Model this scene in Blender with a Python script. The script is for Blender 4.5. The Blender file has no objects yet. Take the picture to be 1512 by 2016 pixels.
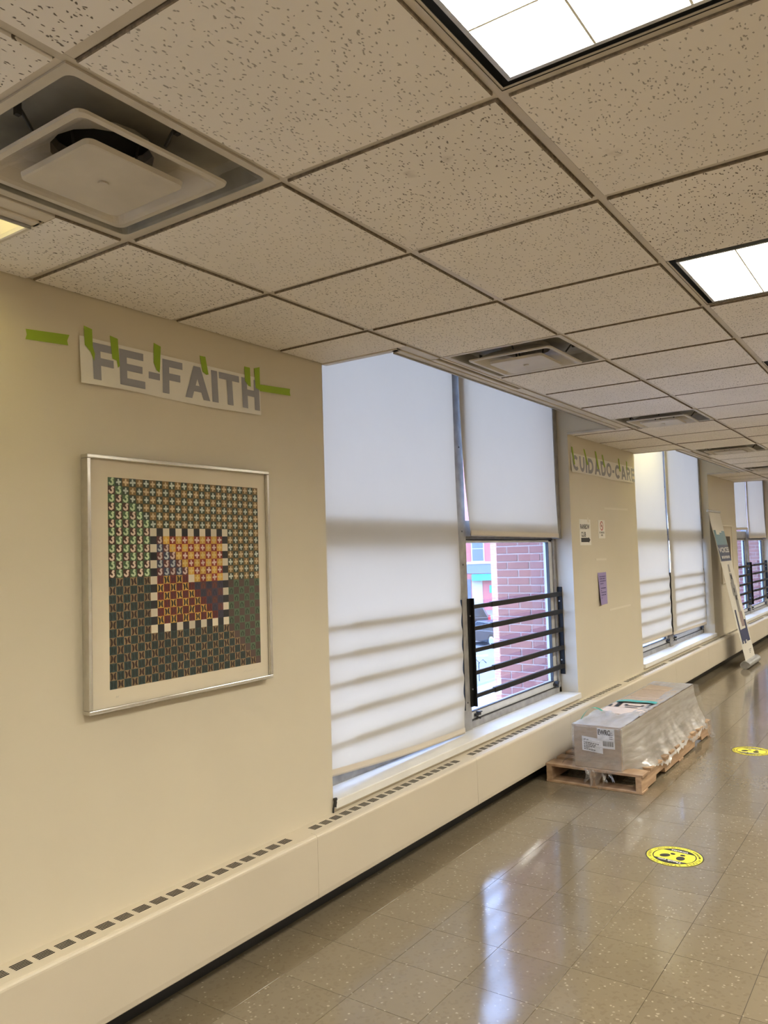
import bpy, bmesh, math, random
from mathutils import Vector, Matrix
random.seed(7)
SC = bpy.context.scene
COL = SC.collection
PI = math.pi

# ------------------------------------------------------------------ camera
CAM = Vector((2.42078, -0.86510, 1.59823))
cam = bpy.data.cameras.new('camera'); cam_o = bpy.data.objects.new('camera', cam); COL.objects.link(cam_o)
yaw, pitch, roll = 0.6028, 0.0545, -0.0302
_f = Vector((-math.sin(yaw)*math.cos(pitch), math.cos(yaw)*math.cos(pitch), math.sin(pitch)))
_r = Vector((math.cos(yaw), math.sin(yaw), 0)); _u = _r.cross(_f)
_R = math.cos(roll)*_r + math.sin(roll)*_u
_U = -math.sin(roll)*_r + math.cos(roll)*_u
m = Matrix((( _R.x, _U.x, -_f.x, CAM.x), (_R.y, _U.y, -_f.y, CAM.y), (_R.z, _U.z, -_f.z, CAM.z), (0, 0, 0, 1)))
cam_o.matrix_world = m
cam.sensor_fit = 'HORIZONTAL'; cam.sensor_width = 36.0; cam.lens = 36.0*1560.0/1512.0
cam.clip_start = 0.05; cam.clip_end = 400
SC.camera = cam_o

# ------------------------------------------------------------------ sky and exposure
world = bpy.data.worlds.new('sky'); SC.world = world; world.use_nodes = True
_bg = world.node_tree.nodes['Background']
_bg.inputs['Color'].default_value = (0.40, 0.58, 1.0, 1)      # even overcast daylight
_bg.inputs['Strength'].default_value = 4.4
SC.view_settings.view_transform = 'Standard'; SC.view_settings.look = 'None'
SC.view_settings.gamma = 1.0; SC.view_settings.use_curve_mapping = False
SC.view_settings.exposure = 1.86
TUBE_COL = (1.0, 0.965, 0.84)          # ceiling troffers
TUBE_STR = 19.5
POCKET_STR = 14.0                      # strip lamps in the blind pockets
SC.cycles.max_bounces = 7; SC.cycles.diffuse_bounces = 5; SC.cycles.glossy_bounces = 3; SC.cycles.transparent_max_bounces = 10
SC.cycles.caustics_reflective = False; SC.cycles.caustics_refractive = False
SC.cycles.sample_clamp_indirect = 6.0; SC.cycles.adaptive_threshold = .02

# ------------------------------------------------------------------ helpers
def wl(o):
    v = Vector((0, 0, 0))
    while o: v += o.location; o = o.parent
    return v
def tag(o, label=None, cat=None, group=None, kind=None):
    if label: o['label'] = label
    if cat: o['category'] = cat
    if group: o['group'] = group
    if kind: o['kind'] = kind
    return o
def empty(name, loc=(0, 0, 0), label=None, cat=None, group=None, kind=None):
    o = bpy.data.objects.new(name, None); o.empty_display_size = 0.05; COL.objects.link(o); o.location = loc
    return tag(o, label, cat, group, kind)
def link(name, me, parent=None):
    o = bpy.data.objects.new(name, me); COL.objects.link(o)
    if parent is not None:
        o.parent = parent; o.location = -wl(parent)
    return o
class B:
    def __init__(s): s.v = []; s.f = []; s.m = []; s.c = []
    def poly(s, pts, mi=0, col=None):
        n = len(s.v); s.v += [tuple(p) for p in pts]; s.f.append(tuple(range(n, n+len(pts)))); s.m.append(mi); s.c.append(col); return s
    def box(s, x0, x1, y0, y1, z0, z1, mi=0, col=None):
        n = len(s.v)
        s.v += [(x0,y0,z0),(x1,y0,z0),(x1,y1,z0),(x0,y1,z0),(x0,y0,z1),(x1,y0,z1),(x1,y1,z1),(x0,y1,z1)]
        for f in ((0,3,2,1),(4,5,6,7),(0,1,5,4),(1,2,6,5),(2,3,7,6),(3,0,4,7)):
            s.f.append(tuple(n+i for i in f)); s.m.append(mi); s.c.append(col)
        return s
    def prism(s, pts, axis, a, b, mi=0):      # pts: 2D outline in the two other axes (cyclic order), extruded along axis
        def P(q, t):
            if axis == 0: return (t, q[0], q[1])
            if axis == 1: return (q[0], t, q[1])
            return (q[0], q[1], t)
        n = len(pts); k = len(s.v)
        s.v += [P(q, a) for q in pts] + [P(q, b) for q in pts]
        s.f.append(tuple(k+i for i in range(n))); s.f.append(tuple(k+n+i for i in reversed(range(n)))); s.m += [mi, mi]; s.c += [None, None]
        for i in range(n):
            j = (i+1) % n; s.f.append((k+i, k+n+i, k+n+j, k+j)); s.m.append(mi); s.c.append(None)
        return s
    def loft(s, loops, mi=0, closed=True, cap=False):
        n = len(loops[0]); k = len(s.v)
        for L in loops: s.v += [tuple(p) for p in L]
        for a in range(len(loops)-1):
            for i in range(n if closed else n-1):
                j = (i+1) % n
                s.f.append((k+a*n+i, k+a*n+j, k+(a+1)*n+j, k+(a+1)*n+i)); s.m.append(mi); s.c.append(None)
        if cap:
            s.f.append(tuple(k+(len(loops)-1)*n+i for i in range(n))); s.m.append(mi); s.c.append(None)
            s.f.append(tuple(k+i for i in reversed(range(n)))); s.m.append(mi); s.c.append(None)
        return s
    def tube(s, path, r, n=8, mi=0):
        path = [Vector(p) for p in path]; loops = []
        for i, p in enumerate(path):
            d = (path[min(i+1, len(path)-1)] - path[max(i-1, 0)]).normalized()
            a = Vector((0, 0, 1)) if abs(d.z) < .9 else Vector((1, 0, 0))
            u = d.cross(a).normalized(); w = d.cross(u)
            loops.append([p + r*(math.cos(t)*u + math.sin(t)*w) for t in [2*PI*q/n for q in range(n)]])
        return s.loft(loops, mi, True, True)
    def grid(s, fn, nu, nv, mi=0):
        k = len(s.v)
        for i in range(nu+1):
            for j in range(nv+1): s.v.append(tuple(fn(i/nu, j/nv)))
        for i in range(nu):
            for j in range(nv):
                a = k+i*(nv+1)+j
                s.f.append((a, a+nv+1, a+nv+2, a+1)); s.m.append(mi); s.c.append(None)
        return s
    def add_mesh(s, me, fn, mi=0, col=None):
        k = len(s.v); s.v += [tuple(fn(v.co)) for v in me.vertices]
        for p in me.polygons:
            s.f.append(tuple(k+i for i in p.vertices)); s.m.append(mi); s.c.append(col)
        return s
    def mesh(s, name, mats, smooth=False, bevel=0, seg=1, color=False):
        me = bpy.data.meshes.new(name); me.from_pydata(s.v, [], s.f); 
        if not isinstance(mats, (list, tuple)): mats = [mats]
        for mt in mats: me.materials.append(mt)
        for p, mi in zip(me.polygons, s.m): p.material_index = mi; p.use_smooth = smooth
        if color:
            at = me.color_attributes.new('Col', 'FLOAT_COLOR', 'CORNER')
            for p, c in zip(me.polygons, s.c):
                for li in p.loop_indices: at.data[li].color = (*(c or (.5, .5, .5)), 1)
        if bevel:
            bm = bmesh.new(); bm.from_mesh(me); bmesh.ops.remove_doubles(bm, verts=bm.verts, dist=1e-6)
            bmesh.ops.recalc_face_normals(bm, faces=bm.faces)
            es = [e for e in bm.edges if len(e.link_faces) == 2 and e.calc_face_angle(0) > .5]
            bmesh.ops.bevel(bm, geom=es, offset=bevel, segments=seg, profile=.5, affect='EDGES', clamp_overlap=True)
            bm.to_mesh(me); bm.free()
        else:
            bm = bmesh.new(); bm.from_mesh(me)
            if smooth: bmesh.ops.remove_doubles(bm, verts=bm.verts, dist=1e-6)
            bmesh.ops.recalc_face_normals(bm, faces=bm.faces) if not color else None
            bm.to_mesh(me); bm.free()
        me.update(); return me
    def build(s, name, mats, parent=None, smooth=False, bevel=0, seg=1, color=False):
        return link(name, s.mesh(name, mats, smooth, bevel, seg, color), parent)
def dup(root, loc, parent=None):
    r = root.copy(); COL.objects.link(r); r.parent = parent
    if loc is not None: r.location = loc
    for ch in list(root.children): dup(ch, None, r)
    return r
_tm = {}
def text_mesh(txt, size=1.0, offset=0.0, align='CENTER'):
    key = (txt, size, offset, align)
    if key not in _tm:
        cu = bpy.data.curves.new('txt', 'FONT'); cu.body = txt; cu.size = size; cu.offset = offset; cu.align_x = align; cu.align_y = 'CENTER'
        cu.resolution_u = 3
        o = bpy.data.objects.new('txt', cu); COL.objects.link(o)
        dg = bpy.context.evaluated_depsgraph_get(); me = bpy.data.meshes.new_from_object(o.evaluated_get(dg))
        bpy.data.objects.remove(o); _tm[key] = me
    return _tm[key]

# ------------------------------------------------------------------ materials
MATS = {}
def nmat(name):
    mt = bpy.data.materials.new(name); mt.use_nodes = True; nt = mt.node_tree
    MATS[name] = mt
    return mt, nt, nt.nodes['Principled BSDF'], nt.nodes['Material Output']
def N(nt, t, **kw):
    n = nt.nodes.new(t)
    for k, v in kw.items():
        if k.startswith('i_'):
            n.inputs[k[2:].replace('_', ' ')].default_value = v
        else: setattr(n, k, v)
    return n
def mixc(nt, fac, a, b):
    n = nt.nodes.new('ShaderNodeMix'); n.data_type = 'RGBA'
    for i, v in ((0, fac), (6, a), (7, b)):
        if hasattr(v, 'is_output'): nt.links.new(v, n.inputs[i])
        else: n.inputs[i].default_value = (v if i == 0 else (*v, 1))
    return n.outputs[2]
def ramp(nt, src, stops):
    n = nt.nodes.new('ShaderNodeValToRGB'); nt.links.new(src, n.inputs[0])
    cr = n.color_ramp
    while len(cr.elements) < len(stops): cr.elements.new(.5)
    for e, (p, c) in zip(cr.elements, stops): e.position = p; e.color = (c, c, c, 1) if not isinstance(c, tuple) else (*c, 1)
    return n.outputs[0]
def simple(name, col, rough=.5, metal=0.0, noise=0.0, nscale=30.0, bump=0.0, spec=.5):
    mt, nt, p, out = nmat(name)
    p.inputs['Base Color'].default_value = (*col, 1); p.inputs['Roughness'].default_value = rough; p.inputs['Metallic'].default_value = metal
    p.inputs['Specular IOR Level'].default_value = spec
    tc = N(nt, 'ShaderNodeTexCoord')
    if noise or bump:
        ns = N(nt, 'ShaderNodeTexNoise', i_Scale=nscale, i_Detail=5.0); nt.links.new(tc.outputs['Object'], ns.inputs['Vector'])
        if noise:
            f = ramp(nt, ns.outputs[0], [(.3, 0.0), (.7, 1.0)])
            nt.links.new(mixc(nt, f, tuple(c*(1-noise) for c in col), tuple(min(1, c*(1+noise*.6)) for c in col)), p.inputs['Base Color'])
        if bump:
            b = N(nt, 'ShaderNodeBump', i_Strength=bump, i_Distance=.002); nt.links.new(ns.outputs[0], b.inputs['Height']); nt.links.new(b.outputs[0], p.inputs['Normal'])
    return mt
def wall_paint(name, col):
    mt, nt, p, out = nmat(name); g = N(nt, 'ShaderNodeNewGeometry')
    n1 = N(nt, 'ShaderNodeTexNoise', i_Scale=1.3, i_Detail=4.0); n2 = N(nt, 'ShaderNodeTexNoise', i_Scale=160.0, i_Detail=2.0)
    n3 = N(nt, 'ShaderNodeTexVoronoi', i_Scale=6.0)
    for n in (n1, n2, n3): nt.links.new(g.outputs['Position'], n.inputs['Vector'])
    f = ramp(nt, n1.outputs[0], [(.35, 0.0), (.7, 1.0)])
    base = mixc(nt, f, tuple(c*.965 for c in col), tuple(c*1.02 for c in col))
    nt.links.new(base, p.inputs['Base Color'])
    p.inputs['Roughness'].default_value = .42
    b = N(nt, 'ShaderNodeBump', i_Strength=.12, i_Distance=.001); nt.links.new(n2.outputs[0], b.inputs['Height']); nt.links.new(b.outputs[0], p.inputs['Normal'])
    return mt
M_wall = wall_paint('cream_wall_paint', (.62, .555, .435))
M_conv = wall_paint('cream_metal_paint', (.585, .515, .405))
M_white = simple('white_paint', (.74, .72, .68), .4, noise=.05, nscale=8)
M_dark = simple('black_void', (.012, .011, .010), .8)
M_rubber = simple('black_vinyl', (.010, .009, .009), .45, noise=.3, nscale=9)
M_plenum = simple('plenum_grey', (.06, .055, .05), .9)
M_tee = simple('tee_bar_enamel', (.58, .52, .44), .38, noise=.12, nscale=5)
M_alu = simple('aluminium', (.52, .52, .52), .34, .75, noise=.15, nscale=20)
M_framealu = simple('polished_frame_metal', (.72, .70, .66), .2, .95, noise=.06, nscale=40)
M_winalu = simple('weathered_aluminium', (.34, .325, .305), .45, .35, noise=.25, nscale=14)
M_sash = simple('pale_sash_enamel', (.62, .62, .61), .4, 0, noise=.1, nscale=10)
M_gasket = simple('dark_gasket', (.03, .028, .028), .6)
M_guard = simple('black_guard_enamel', (.006, .0055, .0055), .45, noise=.3, nscale=25, spec=.3)
M_diff = simple('diffuser_enamel', (.55, .50, .43), .42, noise=.12, nscale=6)
M_diffdark = simple('diffuser_darker_enamel', (.33, .31, .27), .55, noise=.45, nscale=5)  # darker, more mottled enamel for the outer pan
M_paper = simple('paper', (.80, .77, .71), .7, noise=.03, nscale=12)
M_ink = simple('grey_ink', (.31, .31, .345), .7)
M_black = simple('black_ink', (.02, .02, .022), .6)
M_mat = simple('cream_mat_board', (.84, .74, .60), .75, noise=.02, nscale=4)
M_wood = None
M_card = simple('kraft_cardboard', (.36, .27, .19), .75, noise=.1, nscale=40, bump=.1)
M_cardpale = simple('pale_kraft', (.50, .38, .28), .75, noise=.06, nscale=30)
M_teal = simple('teal_strapping', (.02, .30, .26), .3)
M_label = simple('white_label', (.72, .72, .72), .45)
M_purple = simple('purple_paper', (.30, .24, .46), .7)
M_purpleink = simple('purple_ink', (.07, .05, .16), .7)
M_red = simple('red_ink', (.45, .05, .04), .6)
M_yellow = simple('yellow_vinyl', (.80, .70, .05), .35, noise=.04, nscale=60)
M_vblack = simple('black_vinyl_print', (.02, .019, .017), .35)
M_vwhite = simple('white_vinyl_print', (.75, .73, .68), .35)
M_banner = simple('white_banner_film', (.66, .62, .54), .4)
M_navy = simple('navy_print', (.03, .04, .10), .45)
M_tealprint = simple('blue_green_print', (.09, .19, .24), .45)
M_greyprint = simple('grey_print', (.25, .24, .23), .45)

def tape_mat():
    mt, nt, p, out = nmat('green_masking_tape'); p.inputs['Base Color'].default_value = (.36, .52, .04, 1); p.inputs['Roughness'].default_value = .6
    tr = N(nt, 'ShaderNodeBsdfTransparent'); mx = N(nt, 'ShaderNodeMixShader'); mx.inputs[0].default_value = .80
    tr.inputs[0].default_value = (.55, .7, .2, 1)
    nt.links.new(tr.outputs[0], mx.inputs[1]); nt.links.new(p.outputs[0], mx.inputs[2]); nt.links.new(mx.outputs[0], out.inputs[0]); return mt
M_tape = tape_mat()
M_residue = simple('pale_tape_residue', (.70, .64, .53), .5)

def wood_mat(name, c1, c2):
    mt, nt, p, out = nmat(name); tc = N(nt, 'ShaderNodeTexCoord'); oi = N(nt, 'ShaderNodeObjectInfo')
    mp = N(nt, 'ShaderNodeMapping'); nt.links.new(tc.outputs['Object'], mp.inputs[0])
    w = N(nt, 'ShaderNodeTexWave', i_Scale=14.0, i_Distortion=9.0, i_Detail=4.0); ns = N(nt, 'ShaderNodeTexNoise', i_Scale=22.0, i_Detail=6.0)
    mp.inputs['Scale'].default_value = (.25, .25, 2.2)
    nt.links.new(mp.outputs[0], w.inputs[0]); nt.links.new(mp.outputs[0], ns.inputs[0])
    a = mixc(nt, w.outputs[1], c1, c2); b = mixc(nt, ns.outputs[0], tuple(c*.6 for c in c1), c2)
    c = mixc(nt, .5, a, b)
    v = N(nt, 'ShaderNodeMapRange'); nt.links.new(oi.outputs['Random'], v.inputs[0]); v.inputs[3].default_value = .75; v.inputs[4].default_value = 1.15
    hs = N(nt, 'ShaderNodeHueSaturation'); nt.links.new(c, hs.inputs['Color']); nt.links.new(v.outputs[0], hs.inputs['Value'])
    nt.links.new(hs.outputs[0], p.inputs['Base Color']); p.inputs['Roughness'].default_value = .75; return mt
M_wood = wood_mat('pallet_pine', (.30, .18, .10), (.46, .31, .19))

def ceiling_tile_mat():
    mt, nt, p, out = nmat('fissured_ceiling_tile'); g = N(nt, 'ShaderNodeNewGeometry'); oi = N(nt, 'ShaderNodeObjectInfo')
    ofs = N(nt, 'ShaderNodeVectorMath', operation='SCALE'); ofs.inputs[0].default_value = (13.7, 7.3, 3.1); nt.links.new(oi.outputs['Random'], ofs.inputs['Scale'])
    ad = N(nt, 'ShaderNodeVectorMath', operation='ADD'); nt.links.new(g.outputs['Position'], ad.inputs[0]); nt.links.new(ofs.outputs[0], ad.inputs[1])
    masks = []
    for rot, sc, thr in ((.5, (78, 38, 1), .125), (-.95, (84, 38, 1), .125), (1.7, (66, 52, 1), .125)):
        mp = N(nt, 'ShaderNodeMapping'); mp.inputs['Rotation'].default_value = (0, 0, rot); mp.inputs['Scale'].default_value = sc
        nt.links.new(ad.outputs[0], mp.inputs[0])
        # shear-free wobble
        wob = N(nt, 'ShaderNodeTexNoise', i_Scale=60.0, i_Detail=1.0); nt.links.new(ad.outputs[0], wob.inputs[0])
        wm = N(nt, 'ShaderNodeVectorMath', operation='SCALE'); nt.links.new(wob.outputs[1], wm.inputs[0]); wm.inputs['Scale'].default_value = .9
        a2 = N(nt, 'ShaderNodeVectorMath', operation='ADD'); nt.links.new(mp.outputs[0], a2.inputs[0]); nt.links.new(wm.outputs[0], a2.inputs[1])
        vo = N(nt, 'ShaderNodeTexVoronoi', voronoi_dimensions='2D', i_Scale=1.0); nt.links.new(a2.outputs[0], vo.inputs['Vector'])
        r = ramp(nt, vo.outputs['Distance'], [(thr*.75, 1.0), (thr*1.25, 0.0)])
        sep = N(nt, 'ShaderNodeSeparateColor'); nt.links.new(vo.outputs['Color'], sep.inputs[0])
        gt = N(nt, 'ShaderNodeMath', operation='GREATER_THAN'); nt.links.new(sep.outputs[0], gt.inputs[0]); gt.inputs[1].default_value = .70
        mu = N(nt, 'ShaderNodeMath', operation='MULTIPLY'); nt.links.new(r, mu.inputs[0]); nt.links.new(gt.outputs[0], mu.inputs[1]); masks.append(mu.outputs[0])
    mx = N(nt, 'ShaderNodeMath', operation='MAXIMUM'); nt.links.new(masks[0], mx.inputs[0]); nt.links.new(masks[1], mx.inputs[1])
    mx2 = N(nt, 'ShaderNodeMath', operation='MAXIMUM'); nt.links.new(mx.outputs[0], mx2.inputs[0]); nt.links.new(masks[2], mx2.inputs[1])
    ns = N(nt, 'ShaderNodeTexNoise', i_Scale=2.2, i_Detail=5.0); nt.links.new(ad.outputs[0], ns.inputs[0])
    base = mixc(nt, ramp(nt, ns.outputs[0], [(.35, 0.0), (.75, 1.0)]), (.79, .745, .695), (.85, .80, .75))
    ns2 = N(nt, 'ShaderNodeTexNoise', i_Scale=9.0, i_Detail=3.0); nt.links.new(ad.outputs[0], ns2.inputs[0])
    stain = ramp(nt, ns2.outputs[0], [(.70, 0.0), (.78, .35)])
    base = mixc(nt, stain, base, (.38, .32, .27))
    dv = N(nt, 'ShaderNodeMapRange'); nt.links.new(oi.outputs['Random'], dv.inputs[0]); dv.inputs[3].default_value = .55; dv.inputs[4].default_value = 1.0
    ma = N(nt, 'ShaderNodeMath', operation='MULTIPLY'); nt.links.new(mx2.outputs[0], ma.inputs[0]); nt.links.new(dv.outputs[0], ma.inputs[1])
    nt.links.new(mixc(nt, ma.outputs[0], base, (.11, .085, .065)), p.inputs['Base Color'])
    p.inputs['Roughness'].default_value = .9; p.inputs['Specular IOR Level'].default_value = .2
    inv = N(nt, 'ShaderNodeMath', operation='SUBTRACT'); inv.inputs[0].default_value = 1.0; nt.links.new(mx2.outputs[0], inv.inputs[1])
    b = N(nt, 'ShaderNodeBump', i_Strength=.5, i_Distance=.002); nt.links.new(inv.outputs[0], b.inputs['Height']); nt.links.new(b.outputs[0], p.inputs['Normal'])
    return mt
M_tile = ceiling_tile_mat()
M_tileedge = simple('raw_tile_edge', (.24, .19, .14), .95, noise=.4, nscale=90)

def floor_mat(name='vinyl_floor_tile'):
    mt, nt, p, out = nmat(name); g = N(nt, 'ShaderNodeNewGeometry'); oi = N(nt, 'ShaderNodeObjectInfo')
    wob = N(nt, 'ShaderNodeTexNoise', i_Scale=70.0, i_Detail=2.0); nt.links.new(g.outputs['Position'], wob.inputs[0])
    wm = N(nt, 'ShaderNodeVectorMath', operation='SCALE'); nt.links.new(wob.outputs[1], wm.inputs[0]); wm.inputs['Scale'].default_value = .012
    ad = N(nt, 'ShaderNodeVectorMath', operation='ADD'); nt.links.new(g.outputs['Position'], ad.inputs[0]); nt.links.new(wm.outputs[0], ad.inputs[1])
    vo = N(nt, 'ShaderNodeTexVoronoi', voronoi_dimensions='2D', i_Scale=85.0); nt.links.new(ad.outputs[0], vo.inputs['Vector'])
    sep = N(nt, 'ShaderNodeSeparateColor'); nt.links.new(vo.outputs['Color'], sep.inputs[0])
    light = ramp(nt, sep.outputs[0], [(.945, 0.0), (.965, .75)]); dark = ramp(nt, sep.outputs[1], [(.80, 0.0), (.84, .32)])
    core = ramp(nt, vo.outputs['Distance'], [(.25, 1.0), (.42, 0.0)])
    l2 = N(nt, 'ShaderNodeMath', operation='MULTIPLY'); nt.links.new(light, l2.inputs[0]); nt.links.new(core, l2.inputs[1])
    ns = N(nt, 'ShaderNodeTexNoise', i_Scale=3.0, i_Detail=4.0); nt.links.new(g.outputs['Position'], ns.inputs[0])
    base = mixc(nt, ns.outputs[0], (.155, .122, .078), (.195, .157, .104))
    base = mixc(nt, dark, base, (.13, .10, .062)); base = mixc(nt, l2.outputs[0], base, (.35, .295, .215))
    v = N(nt, 'ShaderNodeMapRange'); nt.links.new(oi.outputs['Random'], v.inputs[0]); v.inputs[3].default_value = .93; v.inputs[4].default_value = 1.05
    hs = N(nt, 'ShaderNodeHueSaturation'); nt.links.new(base, hs.inputs['Color']); nt.links.new(v.outputs[0], hs.inputs['Value'])
    nt.links.new(hs.outputs[0], p.inputs['Base Color'])
    n3 = N(nt, 'ShaderNodeTexNoise', i_Scale=7.0, i_Detail=4.0); nt.links.new(g.outputs['Position'], n3.inputs[0])
    rr = N(nt, 'ShaderNodeMapRange'); nt.links.new(n3.outputs[0], rr.inputs[0]); rr.inputs[3].default_value = .07; rr.inputs[4].default_value = .15
    nt.links.new(rr.outputs[0], p.inputs['Roughness'])
    b = N(nt, 'ShaderNodeBump', i_Strength=.035, i_Distance=.004); n4 = N(nt, 'ShaderNodeTexNoise', i_Scale=22.0, i_Detail=3.0)
    nt.links.new(g.outputs['Position'], n4.inputs[0]); nt.links.new(n4.outputs[0], b.inputs['Height']); nt.links.new(b.outputs[0], p.inputs['Normal'])
    p.inputs['Specular IOR Level'].default_value = .68
    return mt
M_floor = floor_mat()
M_grout = simple('dark_floor_seam', (.07, .055, .04), .7)

def emit(name, col, st):
    mt, nt, p, out = nmat(name); nt.nodes.remove(p); e = N(nt, 'ShaderNodeEmission'); e.inputs[0].default_value = (*col, 1); e.inputs[1].default_value = st
    nt.links.new(e.outputs[0], out.inputs[0]); return mt
M_lamp = emit('fluorescent_lens', TUBE_COL, TUBE_STR)
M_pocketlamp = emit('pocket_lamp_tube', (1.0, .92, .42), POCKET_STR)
M_louver = simple('white_louver_enamel', (.85, .82, .76), .25, 0)

def glass_mat(name='window_glass', fac=.06, tint=(.95, .97, 1.0), top=.5, rough=.02):
    mt, nt, p, out = nmat(name); nt.nodes.remove(p)
    tr = N(nt, 'ShaderNodeBsdfTransparent'); tr.inputs[0].default_value = (*tint, 1); gl = N(nt, 'ShaderNodeBsdfGlossy'); gl.inputs['Roughness'].default_value = rough
    lw = N(nt, 'ShaderNodeLayerWeight'); lw.inputs[0].default_value = .25
    mr = N(nt, 'ShaderNodeMapRange'); nt.links.new(lw.outputs['Fresnel'], mr.inputs[0]); mr.inputs[3].default_value = fac*.5; mr.inputs[4].default_value = top
    mx = N(nt, 'ShaderNodeMixShader'); nt.links.new(mr.outputs[0], mx.inputs[0]); nt.links.new(tr.outputs[0], mx.inputs[1]); nt.links.new(gl.outputs[0], mx.inputs[2])
    nt.links.new(mx.outputs[0], out.inputs[0]); return mt
M_glass = glass_mat()
M_picglass = glass_mat('picture_glass', .015, (.98, .98, .97), .22, .22)

def blind_mat():
    mt, nt, p, out = nmat('blind_fabric'); nt.nodes.remove(p); tc = N(nt, 'ShaderNodeTexCoord')
    ns = N(nt, 'ShaderNodeTexNoise', i_Scale=3.0, i_Detail=4.0); nt.links.new(tc.outputs['Object'], ns.inputs[0])
    c = mixc(nt, ns.outputs[0], (.55, .52, .475), (.58, .55, .50)); ct = mixc(nt, ns.outputs[0], (.72, .555, .385), (.75, .58, .40))
    d = N(nt, 'ShaderNodeBsdfDiffuse'); nt.links.new(c, d.inputs[0]); t = N(nt, 'ShaderNodeBsdfTranslucent'); nt.links.new(ct, t.inputs[0])
    mx = N(nt, 'ShaderNodeMixShader'); mx.inputs[0].default_value = .19
    nt.links.new(d.outputs[0], mx.inputs[1]); nt.links.new(t.outputs[0], mx.inputs[2]); nt.links.new(mx.outputs[0], out.inputs[0]); return mt
M_blind = blind_mat()
M_hem = simple('blind_hem', (.62, .55, .46), .6)

def film_mat(name, lo, hi):
    mt, nt, p, out = nmat(name); nt.nodes.remove(p); tc = N(nt, 'ShaderNodeTexCoord')
    mp = N(nt, 'ShaderNodeMapping'); mp.inputs['Scale'].default_value = (5, 1.1, 13); mp.inputs['Rotation'].default_value = (-.42, 0, 0); nt.links.new(tc.outputs['Object'], mp.inputs[0])
    ns = N(nt, 'ShaderNodeTexNoise', i_Scale=2.0, i_Detail=6.0, i_Distortion=.35); nt.links.new(mp.outputs[0], ns.inputs[0])
    f = ramp(nt, ns.outputs[0], [(.35, lo), (.68, hi)])
    tr = N(nt, 'ShaderNodeBsdfTransparent'); gl = N(nt, 'ShaderNodeBsdfGlossy'); gl.inputs['Roughness'].default_value = .16; gl.inputs[0].default_value = (.9, .9, .92, 1)
    d = N(nt, 'ShaderNodeBsdfDiffuse'); d.inputs[0].default_value = (.58, .55, .51, 1); t = N(nt, 'ShaderNodeBsdfTranslucent'); t.inputs[0].default_value = (.58, .55, .51, 1)
    m1 = N(nt, 'ShaderNodeMixShader'); m1.inputs[0].default_value = .35; nt.links.new(d.outputs[0], m1.inputs[1]); nt.links.new(t.outputs[0], m1.inputs[2])
    m2 = N(nt, 'ShaderNodeMixShader'); m2.inputs[0].default_value = .30; nt.links.new(m1.outputs[0], m2.inputs[1]); nt.links.new(gl.outputs[0], m2.inputs[2])
    b = N(nt, 'ShaderNodeBump', i_Strength=.6, i_Distance=.01); nt.links.new(ns.outputs[0], b.inputs['Height'])
    for q in (gl, d): nt.links.new(b.outputs[0], q.inputs['Normal'])
    m3 = N(nt, 'ShaderNodeMixShader'); nt.links.new(f, m3.inputs[0]); nt.links.new(tr.outputs[0], m3.inputs[1]); nt.links.new(m2.outputs[0], m3.inputs[2])
    nt.links.new(m3.outputs[0], out.inputs[0]); return mt
M_film = film_mat('stretch_film', .16, .5)
M_filmdense = film_mat('gathered_stretch_film', .55, .9)

def print_mat():
    mt, nt, p, out = nmat('printed_colours'); a = N(nt, 'ShaderNodeVertexColor', layer_name='Col'); nt.links.new(a.outputs[0], p.inputs['Base Color'])
    p.inputs['Roughness'].default_value = .6; return mt
M_print = print_mat()

def brick_mat(name, c1, c2, mortar, sc):
    mt, nt, p, out = nmat(name); tc = N(nt, 'ShaderNodeTexCoord'); g = N(nt, 'ShaderNodeNewGeometry')
    # lay courses on whichever vertical face: u = x + y, v = z
    sp = N(nt, 'ShaderNodeSeparateXYZ'); nt.links.new(tc.outputs['Object'], sp.inputs[0])
    ad = N(nt, 'ShaderNodeMath', operation='ADD'); nt.links.new(sp.outputs[0], ad.inputs[0]); nt.links.new(sp.outputs[1], ad.inputs[1])
    cb = N(nt, 'ShaderNodeCombineXYZ'); nt.links.new(ad.outputs[0], cb.inputs[0]); nt.links.new(sp.outputs[2], cb.inputs[1])
    br = N(nt, 'ShaderNodeTexBrick', i_Scale=1.0); br.inputs['Brick Width'].default_value = .213*sc; br.inputs['Row Height'].default_value = .068*sc; br.inputs['Mortar Size'].default_value = .006*sc
    br.inputs['Color1'].default_value = (*c1, 1); br.inputs['Color2'].default_value = (*c2, 1); br.inputs['Mortar'].default_value = (*mortar, 1)
    nt.links.new(cb.outputs[0], br.inputs['Vector']); nt.links.new(br.outputs[0], p.inputs['Base Color']); p.inputs['Roughness'].default_value = .85; return mt
M_brickwall = brick_mat('brickwork', (.42, .17, .13), (.36, .14, .11), (.55, .47, .42), 1.0)
M_mortar = simple('pale_mortar', (.50, .40, .36), .9, noise=.15, nscale=60)
def brick_piece_mat():
    mt, nt, p, out = nmat('red_brick'); oi = N(nt, 'ShaderNodeObjectInfo'); tc = N(nt, 'ShaderNodeTexCoord')
    n1 = N(nt, 'ShaderNodeTexNoise', i_Scale=40.0, i_Detail=5.0); nt.links.new(tc.outputs['Object'], n1.inputs[0])
    c = mixc(nt, ramp(nt, oi.outputs['Random'], [(0.0, 0.0), (1.0, 1.0)]), (.24, .090, .080), (.37, .125, .095)); c = mixc(nt, n1.outputs[0], c, (.30, .125, .108))
    nt.links.new(c, p.inputs['Base Color']); p.inputs['Roughness'].default_value = .85; return mt
M_brick = brick_piece_mat()
M_facade = brick_mat('red_painted_brickwork', (.52, .14, .13), (.46, .12, .11), (.48, .2, .18), 1.0)
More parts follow.
